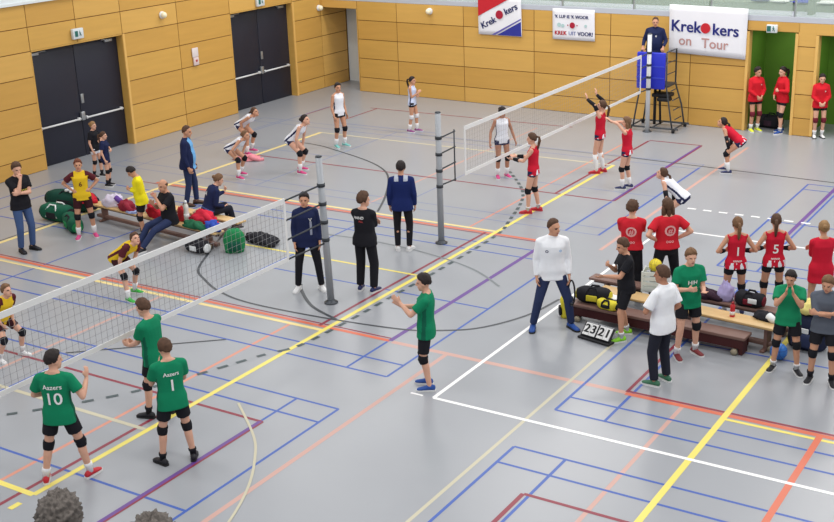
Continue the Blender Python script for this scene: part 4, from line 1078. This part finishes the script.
person('person in navy hooded sweater with white emblem, sitting hunched at the left bench', -16.12, 17.17, 62, 1.680, pz=.485, pxy=(0, 0), lean=28, feet=((-.12, .50, -8), (.12, .52, 8)), al=(.02, .24, .02, (0, .1, 1), (0, -1, 0), 50), ar=(.14, .30, -.26), head=(0, 12), hair=HAIR['lbrown'], hairstyle='bun',
       top=dict(kind='long', mats=[NAVY, cloth('cloth_band_blue', (70, 92, 150))], fn=band_fn, name='sweater', loose=.03, hem=-.10, collar=True), bottom=TRO(DTRO), shoes=(SH['black'], SW), texts=[num('A', .13, -.14, 'back', PW, 0, 'emblem')])
person('yellow and maroon player bending forward with hands on knees, green shoes', -14.79, 13.61, 118, 1.551, lean=62, plean=48, pz=.83, pxy=(0, -.22), feet=((-.22, -.1, -12), (.22, .12, 14)), al='knee', ar='knee', head=(20, -38), hair=HAIR['brown'], hairstyle='short',
       top=YK, bottom=MSHORT, socks=(SOCKW, .36), knees=(PADK,), shoes=(SH['green'], SW))
person('yellow and maroon player at the left picture edge, crouching ready behind the net', -14.50, 10.77, 120, 1.406, lean=34, pz=.80, pxy=(0, -.14), feet=((-.2, .06, -14), (.24, -.06, 14)), al=(.14, .22, -.42), ar=(.14, .22, -.42), head=(0, -22), hair=HAIR['lbrown'], hairstyle='short',
       top=YK, bottom=MSHORT, socks=(SOCKW, .3), knees=(PADK,), shoes=(SH['white'], SW))
# ---- green team near the camera at left
person('green player in profile clapping, half hidden behind green number 1', -11.06, 10.39, 295, 1.704, lean=6, feet=((-.12, .05, -8), (.13, -.12, 10)), al=(.05, .36, -.34, (-.1, .9, .2), (-1, 0, 0), 10), ar=(.05, .36, -.34, (-.1, .9, .2), (-1, 0, 0), 10), head=(-4, 12), hair=HAIR['brown'], hairstyle='short',
       top=GK, bottom=SHORT, socks=(SOCKB, .22), knees=(PADK,), shoes=(SH['black'], SK))
person('green player with number 1 on the back, black shoes, hands raised together', -9.85, 9.50, 335, 1.662, lean=3, feet=((-.18, .06, -24), (.22, .0, 20)), al='clap', ar='clap', head=(-14, 8), hair=HAIR['brown'], hairstyle='short',
       top=GK, bottom=SHORT, knees=(PADK,), socks=(SOCKB, .2), shoes=(SH['black'], SK), texts=[num('1', .22, -.26), num('Aazers', .075, -.10, nm='name_print')])
person('green player with number 10 on the back, red shoes, right hand raised', -10.76, 8.52, 2, 1.730, feet=((-.26, -.05, -16), (.26, .08, 26)), al='waist', ar=(.34, .16, -.10, (.1, .25, 1), (-1, .3, 0), 12, (.3, -.6, -1)), head=(48, 4), hair=HAIR['dark'], hairstyle='short',
       top=GK, bottom=SHORT, knees=(PADK,), socks=(SOCKW, .26), shoes=(SH['red'], SW), texts=[num('10', .22, -.25), num('Aazers', .085, -.09, nm='name_print')])
# ---- officials and trainers in the middle
person('woman in navy jacket and black trousers, white shoes, at the leaning net pole', -12.19, 15.36, 172, 1.780, True, feet=((-.20, .05, -20), (.20, -.02, 24)), al='hang', ar='hang', head=(12, 0), hair=HAIR['dark'], hairstyle='pony', skin=1,
       top=dict(kind='long', mats=[NAVY], name='jacket', loose=.026, hem=-.14, collar=True), bottom=TRO(BLACKC), shoes=(SH['white'], SW), texts=[num('V', .09, -.12, 'front', PW, -.07, 'emblem'), num('l', .34, -.28, 'front', mat('print_grey', (150, 156, 176), .7), -.075, 'trim')])
person('person in black with curly brown hair from behind, arms folded, between the net poles', -11.26, 15.76, 22, 1.774, True, feet=((-.12, .02, -10), (.15, -.02, 16)), al='cross', ar='cross', head=(38, 0), hair=HAIR['brown'], hairstyle='curly', fat=.02,
       top=dict(kind='long', mats=[BLACKC], name='shirt', loose=.022, hem=-.10), bottom=TRO(BLACKC, ease=.012), shoes=(SH['navy'], SW), texts=[num('HAND', .065, -.07, 'back', PW, -.04, 'print'), num('ALL', .05, -.13, 'back', PRD, .0, 'print')])
person('person in navy tracksuit top and black trousers seen from behind, white shoes', -11.89, 17.92, 4, 1.751, feet=((-.10, .02, -10), (.12, 0, 22)), al='hang', ar='hang', head=(0, 4), hair=HAIR['dark'], hairstyle='short', skin=1,
       top=dict(kind='long', mats=[NAVY2, cloth('trim_grey', (176, 182, 196))], fn=navy_fn, name='jacket', loose=.026, hem=-.13, collar=True), bottom=TRO(BLACKC), shoes=(SH['white'], SW))
person('green player standing alone in the middle in profile, clapping, blue shoes', -8.19, 12.90, 278, 1.714, lean=-3, feet=((-.10, .0, -6), (.13, .06, 8)), al='clap_far', ar='clap_far', head=(-4, 8), hair=HAIR['dark'], hairstyle='short',
       top=GK, bottom=dict(kind='shorts', mats=[KBLK], f=.80), knees=(PADK,), shoes=(SH['blue'], SW))
m20 = person('balding person in white shirt and dark blue jeans, blue shoes, standing legs apart', -7.65, 15.67, 178, 1.851, feet=((-.30, .02, -26), (.27, -.02, 14)), al='hang', ar='hang', head=(-38, 6), hair=HAIR['brown'], hairstyle='buzz', skin=1,
       top=dict(kind='long', mats=[SHIRTW], name='shirt', loose=.026, hem=-.12, collar=True), bottom=TRO(DJEANS, name='jeans'), shoes=(SH['blue'], SK), texts=[num('o', .09, -.12, 'front', PN, .10, 'emblem'), num('o', .07, -.12, 'front', SHIRTB, -.10, 'emblem')])
# ---- girls in white, far left court
B3 = dict(socks=(SOCKW, .40), knees=(PADK,))
person('girl in white bending forward, rearmost of the pair nearest the far dark door', -19.87, 22.88, 118, 1.660, True, lean=66, plean=52, pz=.78, pxy=(0, -.20), feet=((-.2, -.05, -12), (.2, .1, 12)), al=(.12, .25, -.40), ar=(.12, .25, -.40), head=(0, -35), hair=HAIR['brown'], hairstyle='pony', skin=1,
       top=WK, bottom=HOTN, shoes=(SH['pink'], SW), **B3)
person('girl in white bending forward with hands at the knees, in front of the pink bib', -18.51, 20.89, 115, 1.584, True, lean=66, plean=52, pz=.76, pxy=(0, -.20), feet=((-.2, -.08, -12), (.2, .12, 12)), al='knee', ar='knee', head=(0, -30), hair=HAIR['lbrown'], hairstyle='bun', skin=1,
       top=WK, bottom=HOTN, shoes=(SH['pink'], SW), **B3)
person('girl in white leaning forward, alone in mid court left of the standing girl', -17.44, 21.89, 112, 1.740, True, lean=50, plean=40, pz=.80, pxy=(0, -.18), feet=((-.18, -.06, -10), (.18, .1, 12)), al='knee', ar='knee', head=(0, -30), hair=HAIR['dark'], hairstyle='bun',
       top=WK, bottom=HOTN, shoes=(SH['pink'], SW), **B3)
person('girl in white standing upright with teal shoes before the far corner', -18.06, 24.45, 138, 1.690, True, feet=((-.12, .03, -12), (.14, -.02, 14)), al='hang', ar='hang', head=(12, 0), hair=HAIR['dark'], hairstyle='bun', skin=1,
       top=WK, bottom=HOT, shoes=(SH['teal'], SW), **B3)
person('girl in white and blue standing far back near the wood wall, purple shoes', -17.27, 26.72, 112, 1.517, True, feet=((-.10, .12, -8), (.10, -.06, 10)), al='waist', ar=(.04, .22, -.16, (-.4, .5, .6), (-1, 0, 0), 40), head=(0, 0), hair=HAIR['dark'], hairstyle='pony', skin=1,
       top=dict(kind='jersey', mats=[cloth('kit_pale_blue', (196, 206, 232)), KNAVY], fn=white_fn, loose=.010, hem=-.08), bottom=HOT, shoes=(SH['purple'], SW), socks=(SOCKW, .42), knees=(PADW,))
person('girl in white and navy behind the far net, arms hanging wide, pink shoes', -12.75, 23.50, 165, 1.673, True, feet=((-.12, .02, -12), (.12, .02, 12)), al='hang_wide', ar='hang_wide', head=(-14, 10), hair=HAIR['dark'], hairstyle='bun', skin=2,
       top=WK, bottom=HOTN, shoes=(SH['pink'], SW), **B3)
# ---- girls in red, far right court
RS = dict(socks=(SOCKW, .44), shoes=(SH['red'], SW))
person('girl in red at the far net with long hair and red shoes, forearms held forward', -10.83, 21.28, 292, 1.690, True, feet=((-.13, .06, -8), (.14, -.1, 8)), al='ready', ar='ready', head=(0, 4), hair=HAIR['brown'], hairstyle='pony',
       top=RK, bottom=HOTN, knees=(PADK,), shoes=(SH['red'], SR), socks=(SOCKW, .16), sleeves=(KBLK, 'wrist'))
person('girl in red at the far net reaching both arms up, tall white socks', -10.87, 24.83, 296, 1.708, True, lean=-4, feet=((-.11, .05, -8), (.11, -.05, 8)), al=(.10, .34, .34, (0, .3, 1), (0, 1, 0), 12), ar=(.16, .20, .42, (0, .2, 1), (0, 1, 0), 12), head=(0, -14), hair=HAIR['brown'], hairstyle='pony',
       top=RK, bottom=HOTN, socks=(SOCKW, .92), shoes=(SH['red'], SR), sleeves=(KBLK, 'long'))
person('girl in red beside the reaching girl, arms stretched up towards the net, navy shoes', -9.79, 23.81, 300, 1.609, True, feet=((-.12, .05, -8), (.12, -.05, 8)), al=(.02, .42, .22, (0, .8, .6), (0, 0, -1), 12), ar=(.02, .42, .18, (0, .8, .6), (0, 0, -1), 12), head=(0, 0), hair=HAIR['lbrown'], hairstyle='long',
       top=RK, bottom=HOTN, knees=(PADK,), socks=(SOCKW, .42), shoes=(SH['navy'], SW))
person('girl in red bending forward with black arm sleeves in front of the green doorway', -8.22, 26.10, 296, 1.629, True, lean=56, plean=48, pz=.80, pxy=(0, -.24), feet=((-.15, -.02, -8), (.15, .1, 8)), al='knee', ar='knee', head=(0, -36), hair=HAIR['dark'], hairstyle='pony', skin=1,
       top=RK, bottom=HOTN, knees=(PADK,), socks=(SOCKW, .5), shoes=(SH['navy'], SW), sleeves=(KBLK, 'long'))
person('girl in white bending forward with black arm sleeves among the red players', -7.77, 21.18, 300, 1.660, True, lean=56, plean=48, pz=.80, pxy=(0, -.24), feet=((-.17, -.02, -8), (.17, .1, 8)), al='knee', ar='knee', head=(0, -36), hair=HAIR['brown'], hairstyle='pony',
       top=WK, bottom=HOTN, knees=(PADK,), socks=(SOCKW, .5), shoes=(SH['navy'], SW), sleeves=(KBLK, 'long'))
# ---- referee and doorway
person('referee in navy jacket standing up on the blue padded stand', -11.54, 29.80, 205, 1.74, z=1.206, al=(.27, .20, -.42, (0, .5, -.8), (0, -.8, -.5), 30), ar=(.27, .20, -.42, (0, .5, -.8), (0, -.8, -.5), 30), head=(-15, 6), hair=HAIR['brown'], hairstyle='buzz', skin=1, fat=.03,
       top=dict(kind='long', mats=[NAVY], name='jacket', loose=.03, hem=-.12, collar=True), bottom=TRO(DTRO), shoes=(SH['black'], SK), texts=[num('o', .09, -.14, 'front', PW, -.06, 'emblem')])
RJ = dict(kind='long', mats=[JRED], name='jacket', loose=.026, hem=-.12, collar=True)
person('person in red jacket with yellow shoes on the left side of the green doorway', -8.97, 30.42, 165, 1.690, True, al='front', ar='front', head=(-20, 4), hair=HAIR['dark'], hairstyle='short', skin=1,
       top=RJ, bottom=MID, socks=(SOCKW, .3), knees=(cloth('pad_dark_red', (110, 36, 50)),), shoes=(SH['yellow'], SW), texts=[num('o', .08, -.12, 'front', PW, -.08, 'emblem')])
person('person in red jacket with ponytail, right side of the green doorway, blue shoes', -8.32, 30.51, 255, 1.725, True, feet=((-.14, .08, -8), (.10, -.1, 8)), al='waist', ar='front', head=(0, 6), hair=HAIR['dark'], hairstyle='pony',
       top=RJ, bottom=MID, socks=(SOCKW, .2), knees=(PADK,), shoes=(SH['blue'], SW))
person('person in red jacket standing in the opening at the right picture edge, hands clasped', -7.30, 30.36, 185, 1.638, True, al='front', ar='front', head=(6, 10), hair=HAIR['dark'], hairstyle='bun',
       top=RJ, bottom=MID, socks=(SOCKW, .3), knees=(cloth('pad_dark_red', (110, 36, 50)),), shoes=(SH['white'], SK), texts=[num('o', .08, -.12, 'front', PW, -.08, 'emblem')])
# ---- right team area, backs towards us
person('person in red T-shirt with round white print on back, left one of two', -7.06, 17.45, 14, 1.700, feet=((-.14, 0, -12), (.14, 0, 12)), al='cross', ar='cross', head=(12, 4), hair=HAIR['brown'], hairstyle='curly',
       top=TEE(TRED, name='tshirt', loose=.024, hem=-.015), bottom=TRO(BLACKC, ease=.008), shoes=(SH['black'], SW), texts=[num('O', .24, -.17, 'back', PP, 0, 'print'), num('#', .13, -.17, 'back', PP, 0, 'print'), num('ooo', .08, -.34, 'back', PP, 0, 'print')])
person('person in red T-shirt with round white print on back, right one of two, wide stance', -6.52, 17.68, 350, 1.760, feet=((-.26, -.05, -16), (.24, .06, 14)), al='hip', ar='hip', head=(4, 4), hair=HAIR['brown'], hairstyle='long', fat=.01,
       top=TEE(TRED, name='tshirt', loose=.026, hem=-.015), bottom=TRO(BLACKC, ease=.006), shoes=(SH['black'], SW), texts=[num('O', .25, -.17, 'back', PP, 0, 'print'), num('#', .13, -.17, 'back', PP, 0, 'print'), num('ooo', .08, -.34, 'back', PP, 0, 'print')])
GB = dict(bottom=MID, sleeves=(KBLK, 'wrist'), shoes=(SH['navy'], SW))
person('girl in red with white number 1 on the back and ponytail, hands at the waist', -5.34, 17.57, 2, 1.620, True, feet=((-.15, 0, -10), (.15, 0, 10)), al='belly', ar='belly', head=(0, 2), hair=HAIR['lbrown'], hairstyle='pony', skin=1,
       top=RK, knees=(PADK,), socks=(SOCKW, .5), texts=[num('1', .22, -.24), num('nnnnn', .06, -.40, nm='name_print')], **GB)
person('girl in red with white number 5 on the back and ponytail, right of number 1', -4.84, 17.92, 5, 1.640, True, feet=((-.14, 0, -10), (.14, 0, 10)), al='belly', ar='belly', head=(10, 4), hair=HAIR['brown'], hairstyle='pony', skin=1,
       top=RK, knees=(PADK,), socks=(SOCKW, .5), texts=[num('5', .22, -.24), num('nnnnn', .06, -.40, nm='name_print')], **GB)
person('girl in long red sweater with fair hair seen from behind, right picture edge', -4.09, 17.87, 5, 1.640, True, feet=((-.13, 0, -10), (.13, 0, 10)), al='cross', ar='cross', head=(6, 6), hair=HAIR['blond'], hairstyle='bun', skin=1,
       top=dict(kind='long', mats=[KRED], name='sweater', loose=.028, hem=-.23), bottom=MID, socks=(SOCKB, .36), shoes=(SH['navy'], SW))
# ---- right team area, in front of the benches
person('player in black shirt and shorts with bright green shoes, beside the scoreboard', -6.50, 15.86, 262, 1.637, feet=((-.16, .10, -6), (.14, -.1, 14)), al='ready', ar='phone', lean=3, head=(-4, 12), hair=HAIR['brown'], hairstyle='short', skin=1,
       top=TEE(BLACKC, name='shirt', loose=.024, hem=-.10), bottom=dict(kind='shorts', mats=[KBLK], f=.84), socks=(SOCKW, .2), shoes=(SH['lime'], SW), texts=[num('7', .12, -.15, 'front', PW, .0)])
person('person in white shirt and dark trousers from behind, nearest us at the right benches', -5.39, 14.55, 318, 1.748, feet=((-.13, .02, -10), (.13, 0, 16)), al='waist', ar=(.16, .10, -.42, (-.1, .5, -.8), (-1, 0, 0), 25), head=(-18, 4), hair=HAIR['brown'], hairstyle='short', skin=2,
       top=TEE(SHIRTW, name='shirt', loose=.030, hem=-.14, collar=True, sl=.8), bottom=TRO(DTRO, ease=.006), shoes=(SH['dgreen'], SW))
person('green player facing us, one hand held open, dark red shoes, right of white shirt', -5.47, 15.62, 168, 1.682, feet=((-.22, -.02, -14), (.12, .06, 6)), al=(.10, .30, -.26, (-.4, .8, .1), (0, .1, 1), 10), ar=(.14, .26, -.22, (-.5, .8, .2), (-1, 0, .3), 20), head=(4, 6), hair=HAIR['lbrown'], hairstyle='short',
       top=GK, bottom=SHORT, socks=(SOCKW, .24), knees=(PADK, 0), shoes=(SH['darkred'], SW), texts=[num('HIH', .09, -.17, 'front', PW, .0, 'print')])
person('green player clapping before the chest, black and white shoes, near the right edge', -4.03, 15.77, 200, 1.541, feet=((-.22, .05, -24), (.16, -.02, 20)), al='clap_hi', ar='clap_hi', head=(10, 12), hair=HAIR['dark'], hairstyle='short', skin=1,
       top=dict(kind='tee', mats=[GREEN2], loose=.022, hem=-.12, collar=True), bottom=SHORT, socks=(SOCKW, .2), knees=(PADK,), shoes=(SH['black'], SW))
person('player in dark grey shirt and black shorts, arms folded, at right picture edge', -3.44, 15.61, 205, 1.601, feet=((-.14, .02, -20), (.18, -.02, 12)), al='cross', ar='cross', head=(8, 14), hair=HAIR['lbrown'], hairstyle='short', skin=1,
       top=dict(kind='rolled', mats=[GREYS], name='shirt', loose=.026, hem=-.10, collar=True), bottom=SHORT, socks=(SOCKB, .24), knees=(PADK,), shoes=(SH['black'], SW))
# ---- two spectators on the stand just below the camera
DARKW = dict(shoes=(SH['black'], SK), bottom=TRO(DTRO))
for lb, x_, y_, z_, sk_ in (('grey curly haired spectator at the bottom picture edge, left of two heads', -4.092, 3.15, 3.033, NAVY), ('spectator at the bottom picture edge, right of two heads, only hair in view', -3.23, 2.92, 3.285, GREYS)):
    person(lb, x_, y_, 0, 1.76, z=z_, pz=.51, pxy=(0, 0), feet=((-.12, .44, -8), (.12, .44, 8)), al=(.08, .26, -.42), ar=(.08, .26, -.42), hair=HAIR['grey'], hairstyle='curly', top=dict(kind='long', mats=[sk_], name='sweater', loose=.024), **DARKW)
    t = thing('tribune_seat', 'grey tribune seat under the ' + ('left' if x_ < -3.24 else 'right') + ' spectator at the bottom edge', 'seat', (x_, y_, z_), math.radians(32.9))
    q = MB(); q.box((0, -.03, .39), (.42, .36, .04), bev=.015); q.build('seat_board', LEDGE, t)
    q = MB(); q.box((0, -.1, .185), (.1, .12, .37)); q.build('leg', DSTEEL, t)
    st = MB(); st.box((x_ - .1, y_ + .25, (z_ - .01) / 2), (1.5, 1.1, z_ - .01)); tag(st.build('stand_floor', CONC), kind='structure')
flush_people()

# strap loop hanging from the hand of the man in the white shirt
S_, e_, w_, fd_, nrm_, cu_ = m20['arms'][0]
hand = m20['root'].matrix_basis @ ((w_ + fd_ * .09) * m20['s'])
t = thing('strap_loop', 'black strap loop hanging from the hand of the balding person in white', 'strap', (hand.x, hand.y, hand.z), math.radians(-30))
q = MB(); q.tube([(.06 + .085 * math.cos(a), 0, -.17 + .20 * math.sin(a)) for a in [2 * PI * j / 24 + 2.2 for j in range(25)]], .014, 8); q.build('loop', BLACK, t)
q = MB(); q.box((.06, 0, -.37), (.05, .025, .05), bev=.008); q.build('buckle', DSTEEL, t)

cw = to_world(15.0, .95); cl_ = bpy.data.lights.new('corridor_fill', 'AREA'); cl_.size = .5; cl_.energy = 6; cl_.color = (1, .97, .9)  # unseen fill light added to brighten the green corridor walls
clo = bpy.data.objects.new('corridor_fill', cl_); COL.objects.link(clo); clo.location = (cw.x, cw.y, 2.6)
cw = to_world(16.8, .95); clo = bpy.data.objects.new('corridor_fill', cl_); COL.objects.link(clo); clo.location = (cw.x, cw.y, 2.5)  # second added fill, inside the right-hand opening
# ------------------------------------------------------------------ hall lights and an even ambient fill added by the world
def lamp(x, y, e, sx=3.2, sy=1.2):
    L = bpy.data.lights.new('hall_lamp', 'AREA'); L.shape = 'RECTANGLE'; L.size = sx; L.size_y = sy; L.energy = e; L.color = (1.0, .97, .93)
    o = bpy.data.objects.new('hall_lamp', L); COL.objects.link(o); o.location = (x, y, 9.2)
for x in (-20, -12.5, -5, 2.5):
    for y in (3, 10, 17, 24, 28.8): lamp(x, y, 190 * (1.75 if y > 28 else 1.3 if y > 23 else 1.0) * (.8 if x < -19 else 1.0))
w = bpy.data.worlds.new('hall_ambient'); scene.world = w; w.use_nodes = True
bgn = w.node_tree.nodes['Background']; bgn.inputs['Color'].default_value = (.93, .96, 1.0, 1); bgn.inputs['Strength'].default_value = .50

# ------------------------------------------------------------------ camera
cam = bpy.data.cameras.new('camera'); co = bpy.data.objects.new('camera', cam); COL.objects.link(co)
pit, yaw, rol = math.radians(18.924), math.radians(-32.886), math.radians(-2.0706)
fwd = Vector((math.sin(yaw) * math.cos(pit), math.cos(yaw) * math.cos(pit), -math.sin(pit)))
rt = fwd.cross(Vector((0, 0, 1))).normalized(); up = rt.cross(fwd)
r2 = rt * math.cos(rol) + up * math.sin(rol); u2 = up * math.cos(rol) - rt * math.sin(rol)
M = Matrix((r2, u2, -fwd)).transposed().to_4x4(); M.translation = Vector((0, 0, 7.15))
co.matrix_world = M
cam.sensor_width = 36; cam.lens = 36 * 1180.21 / 834; cam.clip_start = .1; cam.clip_end = 200
scene.camera = co
scene.view_settings.view_transform = 'Standard'; scene.view_settings.look = 'None'; scene.view_settings.gamma = 1.0
scene.view_settings.use_curve_mapping = False
scene.view_settings.exposure = 0.0
